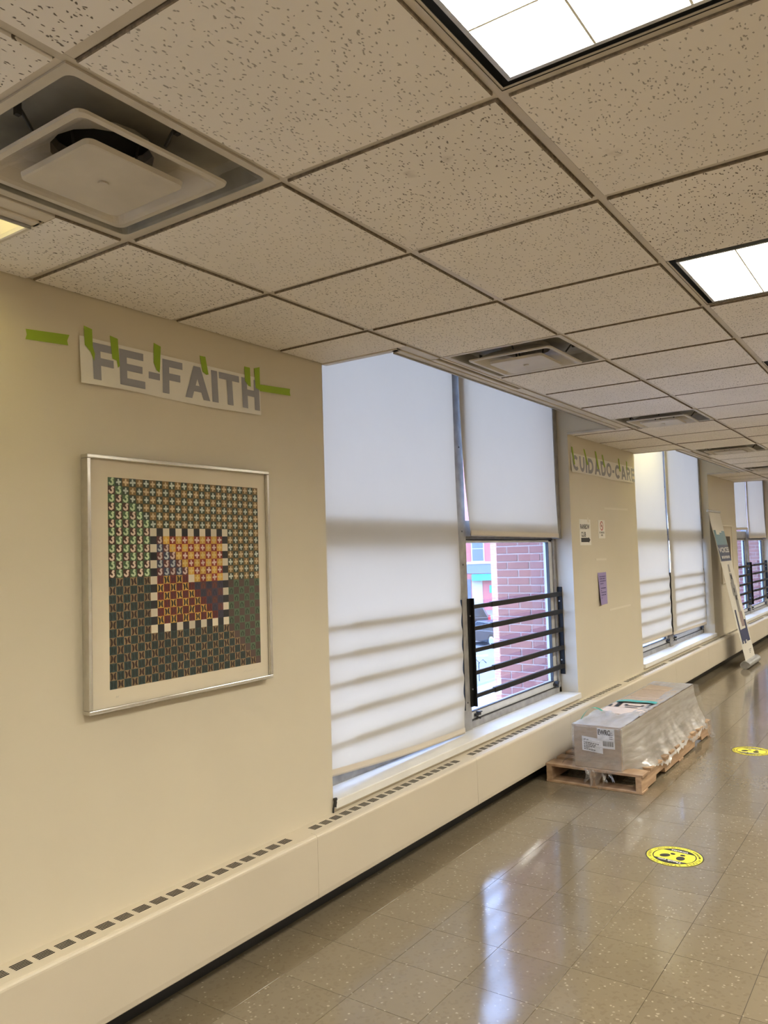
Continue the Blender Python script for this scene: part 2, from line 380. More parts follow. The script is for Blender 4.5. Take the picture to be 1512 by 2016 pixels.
M_road = simple('asphalt', (.20, .20, .21), .85, noise=.12, nscale=1.5)
M_walk = simple('pavement_concrete', (.36, .34, .335), .85, noise=.1, nscale=2)
M_line = simple('road_paint', (.80, .80, .78), .7)
M_stone = simple('pale_stone', (.55, .54, .54), .8, noise=.1, nscale=6)
M_sign = simple('slate_sign_board', (.16, .19, .27), .6)
M_awn = simple('turquoise_awning', (.03, .40, .42), .6)
M_shut1 = simple('cream_shutter', (.55, .50, .38), .6)
M_shut2 = simple('red_shutter', (.50, .13, .13), .6)
M_pane = simple('dim_window_pane', (.10, .14, .22), .15, spec=.8)
M_carblack = simple('dark_car_paint', (.02, .022, .03), .18, spec=.7)
M_tyre = simple('tyre_rubber', (.012, .012, .012), .8)
M_rim = simple('alloy_rim', (.6, .6, .62), .3, .8)
M_tail = simple('red_tail_light', (.6, .02, .03), .2)
M_carglass = simple('car_glass', (.03, .04, .05), .08, spec=.8)

# ------------------------------------------------------------------ dimensions
H = 2.548; T = 0.6096
L = [0.5146 + T*k for k in range(-1, 7)]              # L[1]=first runner from the wall
def LX(k): return 0.5146 + T*k
def YK(k): return T*k
XR = 6.3; Y0, Y1 = -6.0, 23.8
WINS = [(-2.82, 0.38), (2.15, 5.35), (7.12, 10.30), (12.05, 15.25), (17.02, 20.22)]
PIERS = [(-4.6, -2.82), (0.38, 2.15), (5.35, 7.12), (10.30, 12.05), (15.25, 17.02), (20.22, 23.9)]
MID = {n: (a+b)/2 for n, (a, b) in enumerate(WINS)}; MID[2] -= .012   # mullion centre lines
XP = 0.43                                             # room-side edge of the blind pockets
ZT = 2.99                                             # head of the windows, above the ceiling

# ================================================================== SETTING
# floor
fl = B().box(-.02, XR+.05, Y0, Y1, -.12, -.0035).build('floor', M_grout)
tag(fl, 'beige flecked vinyl tile floor of the corridor', 'floor', kind='structure')
TS = .3048; FX0 = .278 - TS; FY0 = 2.389 - TS*8
tile_me = None; rest = B(); nvis = 0
def in_view(x, y):
    if x > 2.42 - .125*(y+.865) + .45: return False
    if y < .55 or y > 16.5: return False
    d = Vector((x, y, 0)) - CAM; w = d.dot(_f)
    if w < .3: return False
    px = 756 + 1560*d.dot(_R)/w; py = 1008 - 1560*d.dot(_U)/w
    return -120 < px < 1640 and py < 2140
def bevtile(s, g, z0, z1, e):
    b = B(); h = s/2 - g
    b.loft([[(-h,-h,z0),(h,-h,z0),(h,h,z0),(-h,h,z0)], [(-h,-h,z1-e),(h,-h,z1-e),(h,h,z1-e),(-h,h,z1-e)], [(-h+e,-h+e,z1),(h-e,-h+e,z1),(h-e,h-e,z1),(-h+e,h-e,z1)]])
    k = len(b.v); b.f.append((k-4, k-3, k-2, k-1)); b.m.append(0); b.c.append(None); return b
ftile = bevtile(TS, .0009, -.0035, 0.0, .0002).mesh('floor_tile', M_floor)
i = 0
while FX0 + TS*i < XR:
    j = -20
    while FY0 + TS*j < Y1 - .2:
        x = FX0 + TS*(i+.5); y = FY0 + TS*(j+.5)
        if y > Y0 + .1:
            if in_view(x, y) and x > 0:
                o = bpy.data.objects.new('floor_tile', ftile); COL.objects.link(o); o.parent = fl; o.location = (x, y, 0)
            else:
                h = TS/2 - .0006
                rest.poly([(x-h,y-h,0),(x+h,y-h,0),(x+h,y+h,0),(x-h,y+h,0)])
        j += 1
    i += 1
ro = rest.build('floor_tile_field', M_floor, fl); ro['kind'] = 'stuff'

# walls
w = B()
for (a, b) in PIERS: w.box(-.215, 0, a, b, 0, 3.15)
for (a, b) in WINS: w.box(-.215, -.0, a, b, 0, .395); w.box(-.215, -.12, a, b, ZT, 3.15)
w.box(-.215, 0, Y0, -4.6, 0, 3.15)
wallL = w.build('wall_left', M_wall); tag(wallL, 'cream painted window wall with flat piers between the windows', 'wall', kind='structure')
tag(B().box(XR, XR+.1, Y0, Y1, 0, 3.15).build('wall_right', M_wall), 'plain cream wall across the corridor from the windows', 'wall', kind='structure')
tag(B().box(-.34, XR+.1, Y0-.1, Y0, 0, 3.15).build('wall_back', M_wall), 'plain cream end wall behind the viewer', 'wall', kind='structure')
tag(B().box(-.34, XR+.1, Y1, Y1+.1, 0, 3.15).build('wall_far', M_wall), 'plain cream wall at the far corridor end', 'wall', kind='structure')
tag(B().box(-.005, .02, Y0, Y1, 0, .112).build('baseboard_left', M_rubber), 'black vinyl base under the heater covers', 'baseboard', kind='structure')

# ceiling: lid, grid, tiles
ceil = B().box(-.34, XR+.1, Y0-.1, Y1+.1, 3.13, 3.2).build('ceiling', M_plenum)
tag(ceil, 'suspended ceiling of fissured square tiles in a metal grid', 'ceiling', kind='structure')
FZ = H + .006                                          # underside of the grid flange
FW = .012
for k in range(0, 10):
    x = LX(k); b = B(); b.box(x-FW, x+FW, Y0, Y1, FZ, FZ+.0015); b.box(x-.004, x+.004, Y0, Y1, FZ+.0015, FZ+.035)
    b.build('grid_runner', M_tee, ceil)
ct = B().box(-T/2+FW, T/2-FW, -FW, FW, FZ+.0003, FZ+.0018).box(-T/2+FW, T/2-FW, -.004, .004, FZ+.0018, FZ+.03).mesh('cross_tee', M_tee)
for k in range(-9, 39):
    for c in range(1, 6):
        o = bpy.data.objects.new('cross_tee', ct) if (c <= 3 and 0 <= k <= 26) else None
        if o: COL.objects.link(o); o.parent = ceil; o.location = (LX(c-1)+T/2, YK(k), 0)
hid = B()
for k in range(-9, 39):
    for c in range(1, 10):
        if not (c <= 3 and 0 <= k <= 26): hid.box(LX(c-1)+FW, LX(c)-FW, YK(k)-FW, YK(k)+FW, FZ+.0003, FZ+.0018)
hid.box(XR-.03, XR, Y0, Y1, FZ, FZ+.0015)
ho = hid.build('cross_tee_field', M_tee, ceil); ho['kind'] = 'stuff'
DIFF = {(1, k) for k in (-4, 0, 4, 8, 12, 16, 20, 24)}; LIGHT = {(3, k) for k in (-9, -6, -3, 0, 3, 6, 9, 12, 15, 18, 21, 24, 27, 30, 33, 36)} | {(7, k) for k in range(-9, 34, 3)}  # second row, away from the windows, is added to brighten the ceiling by bounce
def tilemesh(w, d):
    b = B(); x = w/2; y = d/2; z0 = H - .001; z1 = FZ + .002; e = .0022
    b.loft([[(-x,-y,z1),(x,-y,z1),(x,y,z1),(-x,y,z1)], [(-x,-y,z0+e),(x,-y,z0+e),(x,y,z0+e),(-x,y,z0+e)]], 1)
    b.loft([[(-x,-y,z0+e),(x,-y,z0+e),(x,y,z0+e),(-x,y,z0+e)], [(-x+e,-y+e,z0),(x-e,-y+e,z0),(x-e,y-e,z0),(-x+e,y-e,z0)]], 1)
    b.poly([(-x+e,-y+e,z0),(x-e,-y+e,z0),(x-e,y-e,z0),(-x+e,y-e,z0)], 0)
    X2 = x+.009; Y2 = y+.009; b.poly([(-X2,-Y2,z1+.001),(X2,-Y2,z1+.001),(X2,Y2,z1+.001),(-X2,Y2,z1+.001)], 1)
    return b
TG = .0155                                             # tile face to grid centre line
full = tilemesh(T-2*TG+.004, T-2*TG+.004).mesh('ceiling_tile', [M_tile, M_tileedge])
hid = B()
for k in range(-10, 39):
    for c in range(1, 11):
        if (c, k) in DIFF or (c, k) in LIGHT: continue
        cx = LX(c-1)+T/2; cy = YK(k)+T/2
        if cy < Y0 or cy > Y1: continue
        if c <= 3 and 0 <= k <= 26:
            o = bpy.data.objects.new('ceiling_tile', full); COL.objects.link(o); o.parent = ceil
            o.location = (cx + random.uniform(-.001, .001), cy + random.uniform(-.001, .001), random.uniform(-.001, .0008))
            o.rotation_euler = (random.uniform(-.0015, .0015), random.uniform(-.0015, .0015), 0)
        else:
            hx = min(cx+T/2-TG, XR); hid.box(cx-T/2+TG, hx, YK(k)+TG, YK(k+1)-TG, H, H+.018)
# strip of ceiling over each pier between the wall and the first runner
for (a, b) in PIERS:
    ks = [k for k in range(-10, 40) if a+.06 < YK(k) < b-.06]
    cuts = [a] + [YK(k) for k in ks] + [b]
    vis = a > 0 and a < 16
    for u, v in zip(cuts[:-1], cuts[1:]):
        x0 = .006; x1 = LX(0)-TG+.002
        g0 = .004 if u == a else TG-.002; g1 = .004 if v == b else TG-.002
        if vis:
            me = tilemesh(x1-x0, v-u-g0-g1).mesh('ceiling_tile', [M_tile, M_tileedge])
            o = link('ceiling_tile', me, ceil); o.location = ((x0+x1)/2, (u+g0+v-g1)/2, 0)
        else: hid.box(x0, x1, u+g0, v-g1, H, H+.018)
    if vis:
        for k in ks: B().box(.0, LX(0)-FW, YK(k)-FW, YK(k)+FW, FZ+.0003, FZ+.0018).build('cross_tee', M_tee, ceil)
        B().box(0, .008, a, b, FZ, FZ+.0015).box(0, .0015, a, b, FZ, FZ+.02).build('wall_angle', M_tee, ceil)
ho = hid.build('ceiling_tile_field', [M_tile, M_tileedge], ceil); ho['kind'] = 'stuff'

# blind pockets above the windows: cheeks, room-side face, lid and the metal trim at the mouth
for wi, (a, b) in enumerate(WINS):
    p = B()
    p.box(0, XP+.04, a-.03, a, H+.006, 3.13); p.box(0, XP+.04, b, b+.03, H+.006, 3.13)
    p.box(XP+.02, XP+.04, a, b, H+.006, 3.13)
    p.box(-.12, XP+.02, a, b, 3.10, 3.13)
    p.build('pocket_lining', M_wall, ceil)
    t = B()
    t.box(XP-.022, XP+.014, a, b, H-.006, H+.012)
    t.box(0, XP+.014, a-.004, a+.034, H-.006, H+.012)
    t.box(0, XP+.014, b-.012, b+.004, H-.006, H+.012)
    t.build('pocket_trim', M_tee, ceil, bevel=.003)
    B().box(XP-.026, XP-.022, a+.03, b-.01, H-.014, H+.03).build('pocket_edge_angle', M_alu, ceil)
    # narrow filler between the trim and the first runner; one length has slipped and leaves a dark slot
    segs = [(a-.01, a+.30, 0), (a+.30, a+1.24, 1), (a+1.24, a+1.9, 0), (a+1.9, b+.01, 0)]
    for (u, v, s) in segs:
        f = B()
        if s: f.box(XP+.016, XP+.042, u+.002, v-.002, H-.002, H+.008); f.box(LX(0)-.024, LX(0)-FW, u+.002, v-.002, H+.002, H+.012)
        else: f.box(XP+.016, LX(0)-FW-.004, u+.002, v-.002, H, H+.010)
        f.build('ceiling_filler_strip', M_tee, ceil, bevel=.0015)

# windows
def make_window(n, a, b, full=True):
    wr = empty('window_%d' % n, (-.16, (a+b)/2, .44), {0: 'tall window beside the camera, before the framed print', 1: 'tall two-bay window between the FE-FAITH and CUIDADO-CARE piers', 2: 'tall two-bay window with closed ribbed blinds past the notices', 3: 'tall two-bay window past the leaning banner', 4: 'tall window far down the corridor'}[n], 'window', kind='structure')
    mid = MID[n]; XF = -.14
    f = B(); f.box(-.22, XF, a, a+.045, .42, ZT); f.box(-.22, -.088, b-.066, b, 1.69, ZT); f.box(-.22, XF, b-.045, b, .42, 1.69); f.box(-.22, XF, a, b, ZT-.05, ZT); f.box(-.22, XF, a, b, .40, .485)
    f.build('window_frame', M_winalu, wr, bevel=.003)
    mu = B().box(-.22, -.128, mid-.085, mid+.042, .42, ZT).build('mullion', M_winalu, wr, bevel=.004)
    for z in (.62, 1.52, 1.74, 2.3): B().tube([(-.1285, mid-.012, z), (-.1265, mid-.012, z)], .006, 8).build('screw', M_gasket, mu)
    B().box(-.26, .022, a-.001, b+.012, .398, .440).build('window_sill', M_white, wr, bevel=.004, seg=2)
    for (u, v) in ((a+.045, mid-.085), (mid+.042, b-.045)):
        B().box(-.215, -.145, u, v, 1.705, 1.815).box(-.20, -.155, u, v, 1.69, 1.705).build('transom_rail', M_winalu, wr, bevel=.003)
        B().box(-.19, -.150, u, v, 1.682, 1.692).build('gasket', M_gasket, wr)
        s = B(); z0, z1 = .487, 1.684
        s.box(-.205, -.16, u, u+.028, z0, z1); s.box(-.205, -.16, v-.070, v, z0, z1); s.box(-.205, -.16, u, v, z0, z0+.052); s.box(-.205, -.16, u, v, z1-.02, z1)
        sa = s.build('sash', M_sash, wr, bevel=.004)
        g = B(); g.box(-.182, -.158, v-.074, v-.068, z0+.05, z1-.02); g.box(-.178, -.158, u+.026, v-.07, z0+.05, z0+.056); g.box(-.158, -.150, u, v, z0-.006, z0+.004)
        g.build('gasket', M_gasket, sa)
        B().box(-.186, -.182, u+.026, v-.068, z0+.05, z1-.018).build('pane', M_glass, wr)
        B().box(-.186, -.182, u, v, 1.815, ZT-.05).build('pane', M_glass, wr)
        for y in (u+.10, v-.07):
            la = B(); la.box(-.158, -.140, y-.020, y+.020, .505, .523); la.box(-.150, -.118, y-.008, y+.008, .515, .540); la.box(-.135, -.120, y-.006, y+.03, .530, .538); la.tube([(-.15, y, .500), (-.118, y, .495)], .007, 8)
            la.build('latch', M_gasket, sa, bevel=.002)
    return wr
for n, (a, b) in enumerate(WINS): make_window(n, a, b)

# ================================================================== HEATER COVERS
def make_convector(a, b):
    r = empty('heater_cover', (.065, (a+b)/2, .10))
    D = .130; Z = .380; t = .0015
    # rounded front: top edge radius
    R = .016; pr = [(.0, Z)]
    body = B()
    arc = [(D-R+R*math.sin(q*PI/8), Z-R+R*math.cos(q*PI/8)) for q in range(5)]
    prof = [(.092, Z)] + arc + [(D, .128), (D-.002, .108), (D-.012, .100), (D-.03, .100)]
    body.loft([[(x, y, z) for x, z in prof] for y in (a+.0008, b-.0008)], 0, closed=False)
    for y in (a+.0008, b-.0008): body.poly([(x, y, z) for x, z in [(0.0, Z)] + prof + [(0, .1)]], 0)
    body.poly([(0, a, .1), (0, b, .1), (D-.03, b, .1), (D-.03, a, .1)], 0)
    bo = body.build('front_panel', M_conv, r)
    # slotted top plate with real openings
    top = B(); n = int((b-a-.09)/.0752); g0 = a + .046
    xs = [.0355 + .0088*q for q in range(6)]
    def strip(x0, x1, y0, y1): top.poly([(x0,y0,Z),(x1,y0,Z),(x1,y1,Z),(x0,y1,Z)]); 
    strip(0.0, xs[0], a, b); strip(xs[-1]-.0024, .092, a, b)
    for q in range(5):
        sx0 = xs[q]; sx1 = sx0+.0064
        ys = a
        for k in range(n):
            u = g0 + .0752*k; strip(sx0, sx1, ys, u); ys = u + .0555
        strip(sx0, sx1, ys, b)
        if q < 4: strip(sx1, xs[q+1], a, b)
    tp = top.build('slotted_top', M_conv, r)
    B().poly([(.004, a, Z-.03), (.1, a, Z-.03), (.1, b, Z-.03), (.004, b, Z-.03)]).poly([(.03, a, Z-.03), (.03, b, Z-.03), (.03, b, Z-.001), (.03, a, Z-.001)]).poly([(.09, a, Z-.03), (.09, b, Z-.03), (.09, b, Z-.001), (.09, a, Z-.001)]).build('dark_inner_sheet', M_dark, r)  # black sheet under the slots stands in for the shaded interior
    return r
JO = [1.872 + 1.484*q for q in range(-3, 12)]
k = 0
for a, b in zip(JO[:-1], JO[1:]):
    q = round((a - .388)/1.484)
    if not -2 <= q <= 11: continue
    o = make_convector(a, b)
    nm = {0: 'cream slotted heater cover nearest the camera, below the framed print', 1: 'cream slotted heater cover below the fully closed wide blind', 2: 'cream slotted heater cover below the window with brick outside',
          3: 'cream slotted heater cover behind the front half of the pallet', 4: 'cream slotted heater cover behind the back end of the pallet', 5: 'cream slotted heater cover below the first ribbed blind past the notices',
          6: 'cream slotted heater cover below the second ribbed blind past the notices', 7: 'cream slotted heater cover behind the leaning banner', 8: 'cream slotted heater cover just beyond the leaning banner', 9: 'cream slotted heater cover below the farthest window in view', -1: 'cream slotted heater cover beside the camera, before the framed print', -2: 'cream slotted heater cover behind the camera', 10: 'cream slotted heater cover past the farthest window', 11: 'cream slotted heater cover at the end of the row'}[q]
    tag(o, nm, 'heater cover', 'slotted heater covers along the window wall')

# ================================================================== BLINDS
BARZ = [1.238, 1.094, .950, .803, .652]
def make_blind(name_label, y0, y1, zb0, zb1, ripple=0.0, skew=0.0, group='roller blinds', xb=-.086, seed=0, sag=.0):
    ym = (y0+y1)/2
    r = empty('roller_blind', (xb, ym, ZT-.04), name_label, 'blind', group)
    rd = random.Random(seed); ph = rd.uniform(0, 6)
    def X(y, z, u):
        x = xb
        if z > 1.5: x -= .012*min(1, (z-1.5)/.6)
        x += .0035*math.sin(2.1*y*3 + ph + z*.7)*min(1, max(0, (2.9-z)/1.0))*(.4 if ripple else 1)
        if ripple and z < 1.36:
            fade = .35 + .65*min(1, u*1.25)
            s = 0
            for bz in BARZ:
                d = (z-bz)
                s += math.exp(-(d/.030)**2)*.0095 if d > 0 else math.exp(-(d/.060)**2)*.0095
            x += (s*fade - .0060)*min(1, (1.36-z)/.06)*ripple
        return x
    def P(u, v):
        zb = zb0 + (zb1-zb0)*u + sag*math.sin(u*PI)
        z = (ZT-.05) + (zb - (ZT-.05))*v
        y = y0 + (y1-y0)*u
        if u < .5: y += skew*v**2.2*(1-2*u)
        # bars push the cloth down a little towards the near side
        zz = z
        return (X(y, zz, u), y, zz)
    fb = B().grid(P, 40, 150 if ripple else 60); fab = fb.build('fabric', M_blind, r, smooth=True)
    hb = B()
    pts = [P(q/30, 1.0) for q in range(31)]
    hb.loft([[(p[0]+.0035, p[1], p[2]-.002) for p in pts], [(p[0]+.0045, p[1], p[2]+.012) for p in pts], [(p[0]+.003, p[1], p[2]+.034) for p in pts]], closed=False)
    hb.loft([[(p[0]-.0035, p[1], p[2]-.002) for p in pts], [(p[0]-.0045, p[1], p[2]+.012) for p in pts], [(p[0]-.003, p[1], p[2]+.034) for p in pts]], closed=False)
    hb.loft([[(p[0]+.0035, p[1], p[2]-.002) for p in pts], [(p[0]-.0035, p[1], p[2]-.002) for p in pts]], closed=False)
    hb.build('hem_bar', M_hem, r, smooth=True)
    B().tube([(xb-.028, y0, ZT-.045), (xb-.028, y1, ZT-.045)], .022, 14).build('roller_tube', M_alu, r, smooth=True)
    return r
def bays(n): a, b = WINS[n]; m_ = MID[n] - (.045 if n == 2 else 0); return (a+.03, m_-(.108 if n == 2 else .128)), (m_-.040, b-.062)
(l, rr) = bays(1)
make_blind('wide white blind pulled fully down, beside the FE-FAITH pier', l[0], l[1], .515, .452, 1.0, seed=1, sag=-.012, group='roller blinds')
make_blind('white blind half raised above the window that shows brick outside', rr[0], rr[1], 1.712, 1.70, 0, .085, seed=2, group='roller blinds')
(l, rr) = bays(2)
make_blind('closed ribbed blind next to the CUIDADO-CARE pier, yellowish at the top', l[0], l[1], .600, .597, .9, seed=3, group='roller blinds')
make_blind('closed ribbed blind on the bay towards the leaning banner', rr[0], rr[1]+.005, .577, .560, .9, seed=4, group='roller blinds')
(l, rr) = bays(3)
make_blind('pinkish half raised blind just past the leaning banner', l[0], l[1]-.05, 1.83, 1.84, 0, seed=5, group='roller blinds')
make_blind('greyish half raised blind on the farthest bay at the picture edge', rr[0]-.05, rr[1], 1.70, 1.71, 0, seed=6, group='roller blinds')
(l, rr) = bays(0)
make_blind('closed blind on the window outside the picture', l[0], l[1], .52, .52, 0, seed=7, group='roller blinds')
make_blind('closed blind in the ceiling corner beside the framed print', rr[0], rr[1], .52, .52, 0, seed=8, group='roller blinds')
(l, rr) = bays(4)
make_blind('closed blind far down the corridor', l[0], l[1], .52, .52, 0, seed=9, group='roller blinds')
make_blind('closed blind at the far corridor end', rr[0], rr[1], .52, .52, 0, seed=10, group='roller blinds')

# window guards
def make_guard(label, y0, y1, left=True):
    r = empty('window_guard', (-.113, (y0+y1)/2, .60), label, 'window guard', 'black window guards')
    for s, y in ((0, y0), (1, y1)):
        b = B()
        if s == 0: b.box(-.127, -.097, y+.036, y+.046, .585, 1.295); b.box(-.127, -.120, y, y+.046, .585, 1.295)
        else: b.box(-.150, -.100, y-.008, y, .585, 1.295)
        br = b.build('bracket', M_guard, r, bevel=.0015)
        for z in (.70, 1.18):
            B().tube([(-.118, y+.018, z), (-.114, y+.018, z)] if s == 0 else [(-.125, y-.008, z), (-.125, y-.011, z)], .006, 8).build('screw', M_alu, br)
    for z in BARZ:
        ys = y0 + .31
        b = B().box(-.119, -.103, y0+.04, ys+.03, z-.0135, z+.0135)
        ba = b.build('bar', M_guard, r, bevel=.002)
        B().box(-.123, -.099, ys, y1-.008, z-.0175, z+.0175).build('outer_sleeve', M_guard, ba, bevel=.002)
    return r
GL = {1: ('black guard bars hidden behind the wide closed blind', 'black guard bars in front of the brick view'), 2: ('black guard bars behind the first ribbed blind past the notices', 'black guard bars behind the second ribbed blind past the notices'),
      3: ('black guard bars just past the leaning banner', 'black guard bars on the farthest bay at the picture edge')}
for n in (1, 2, 3):
    a, b = WINS[n]; m_ = MID[n]
    make_guard(GL[n][0], a+.004, m_-.09); make_guard(GL[n][1], m_+.022, b-.003)
    # the guard's edge plates stand proud beside the mullion
# ================================================================== CEILING FITTINGS
def rsq(h, z, r, cx=0, cy=0, n=5):
    P = []
    for (sx, sy, a0) in ((1, 1, 0), (-1, 1, PI/2), (-1, -1, PI), (1, -1, 1.5*PI)):
        for q in range(n):
            a = a0 + PI/2*q/(n-1); P.append((cx+sx*(h-r)+r*math.cos(a), cy+sy*(h-r)+r*math.sin(a), z))
    return P
def circ(r, z, n=20):
    return [(r*math.cos(PI/4/2*0 + 2*PI*q/n), r*math.sin(2*PI*q/n), z) for q in range(n)]
def make_diffuser():
    r = empty('air_diffuser', (0, 0, 0)); h = T/2 - .004
    def circ20(rad, z):
        P = []
        for base in (0, PI/2, PI, 1.5*PI):
            for q in range(5):
                a = base + PI/2*q/4*.999; P.append((rad*math.cos(a), rad*math.sin(a), z))
        return P
    o = B().loft([rsq(h, .002, .002), rsq(h-.024, -.002, .02), rsq(h-.028, .004, .02), rsq(h-.045, .045, .05), rsq(h-.065, .056, .06)]).loft([rsq(h-.065, .056, .06), circ20(.121, .058), circ20(.12, .2)])
    o.build('outer_pan', M_diffdark, r, smooth=False)
    lip = B().loft([rsq(h, .0018, .002), rsq(h, -.003, .002), rsq(h-.022, -.003, .02), rsq(h-.024, .001, .02)]).build('lip', M_diff, r)
    B().loft([rsq(.2145, -.016, .022), rsq(.212, -.022, .022), rsq(.196, -.022, .02), rsq(.188, -.016, .02), rsq(.165, .006, .025), rsq(.138, .022, .03), circ20(.120, .036), circ20(.120, .062)]).build('middle_cone', M_diff, r)
    B().loft([circ20(.118, .085), circ20(.01, .13)], cap=True).build('damper', M_dark, r)
    pl = B().loft([rsq(.138, -.022, .02), rsq(.136, -.034, .02), rsq(.130, -.035, .018), rsq(.05, -.033, .02), rsq(.001, -.033, .0005)]).loft([rsq(.138, -.022, .02), rsq(.12, -.018, .02), rsq(.001, -.018, .0005)]).build('centre_plate', M_diff, r)
    B().tube([(0, 0, -.0335), (0, 0, -.0375)], .012, 14).build('plug', M_diff, pl)
    for (x, y) in ((.17, .02), (-.17, -.02), (.02, -.17), (-.02, .17)):
        B().tube([(x*1.42, y*1.42, .050), (x*1.30, y*1.30, .030), (x*1.16, y*1.16, .002)], .004, 6).box(x*1.38-.006, x*1.38+.006, y*1.38-.006, y*1.38+.006, .020, .048).build('hanger_clip', M_gasket, r)
    for (x, y) in ((.08, .05), (-.08, .05), (0, -.09)):
        B().tube([(x, y, .10), (x*.8, y*.8, -.02)], .0035, 6).build('spider_leg', M_gasket, r)
    return r
DL = {0: 'large square air diffuser in the near ceiling above the FE-FAITH wall', 4: 'square air diffuser in front of the half raised blind', 8: 'square air diffuser above the CUIDADO-CARE pier', 12: 'square air diffuser above the ribbed blinds', 16: 'square air diffuser farthest along the ceiling'}
proto = make_diffuser(); first = True
for k in (0, 4, 8, 12, 16):
    loc = (LX(0)+T/2, YK(k)+T/2, H+.004)
    o = proto if first else dup(proto, loc); o.location = loc; first = False
    tag(o, DL[k], 'air diffuser', 'square ceiling air diffusers')
def make_troffer():
    r = empty('ceiling_light', (0, 0, 0)); h = T/2 - .006; g = .030
    # dark housing reveal
    B().loft([rsq(h, .0, .001, n=2), rsq(h, .11, .001, n=2)], cap=False).loft([rsq(h, .11, .001, n=2), rsq(.001, .11, .0005, n=2)]).build('housing', M_dark, r)
    B().loft([rsq(h-.026, .085, .001, n=2), rsq(h-.026, -.001, .001, n=2), rsq(h-.036, -.001, .001, n=2), rsq(h-.036, .085, .001, n=2)]).build('louver_frame', M_alu, r)
    q = h - .034
    B().poly([(-q, -q, .078), (q, -q, .078), (q, q, .078), (-q, q, .078)]).build('lens', M_lamp, r)
    for s in (-1, 1):
        x = s*q/3
        B().prism([(x-.0025, .0), (x+.0025, .0), (x+.006, .048), (x-.006, .048)], 1, -q, q).build('louver_blade', M_louver, r)
        B().prism([(x-.0025, .0), (x+.0025, .0), (x+.006, .048), (x-.006, .048)], 0, -q, q).build('louver_blade', M_louver, r)
    return r
proto = make_troffer(); first = True
TL = {0: 'bright louvered ceiling light at the top edge, nearest the camera', 3: 'bright louvered ceiling light by the right picture edge', 6: 'louvered ceiling light just showing its dark edge farther along', 9: 'louvered ceiling light farther down the corridor out of view'}
for (c, k) in sorted(LIGHT, key=lambda t: t[1]):
    if k > 33: continue
    loc = (LX(c-1)+T/2, YK(k)+T/2, H+.004)
    o = proto if first else dup(proto, loc); o.location = loc; first = False
    tag(o, (TL[k] if c == 3 and k in TL else 'added louvered ceiling light in an unseen row, bouncing light to the ceiling' if c == 7 else 'louvered ceiling light behind the camera' if k < 0 else 'louvered ceiling light far down the corridor, out of sight'), 'ceiling light', 'louvered ceiling lights')
# strip lamps inside the blind pockets over two windows
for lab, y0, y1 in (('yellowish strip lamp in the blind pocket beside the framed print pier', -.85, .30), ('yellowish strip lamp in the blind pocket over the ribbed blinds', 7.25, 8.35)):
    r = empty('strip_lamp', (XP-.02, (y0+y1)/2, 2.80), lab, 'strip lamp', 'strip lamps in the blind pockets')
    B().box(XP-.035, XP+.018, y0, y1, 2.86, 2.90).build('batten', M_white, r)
    B().tube([(XP-.02, y0+.03, 2.84), (XP-.02, y1-.03, 2.84)], .013, 10).build('tube', M_pocketlamp, r)

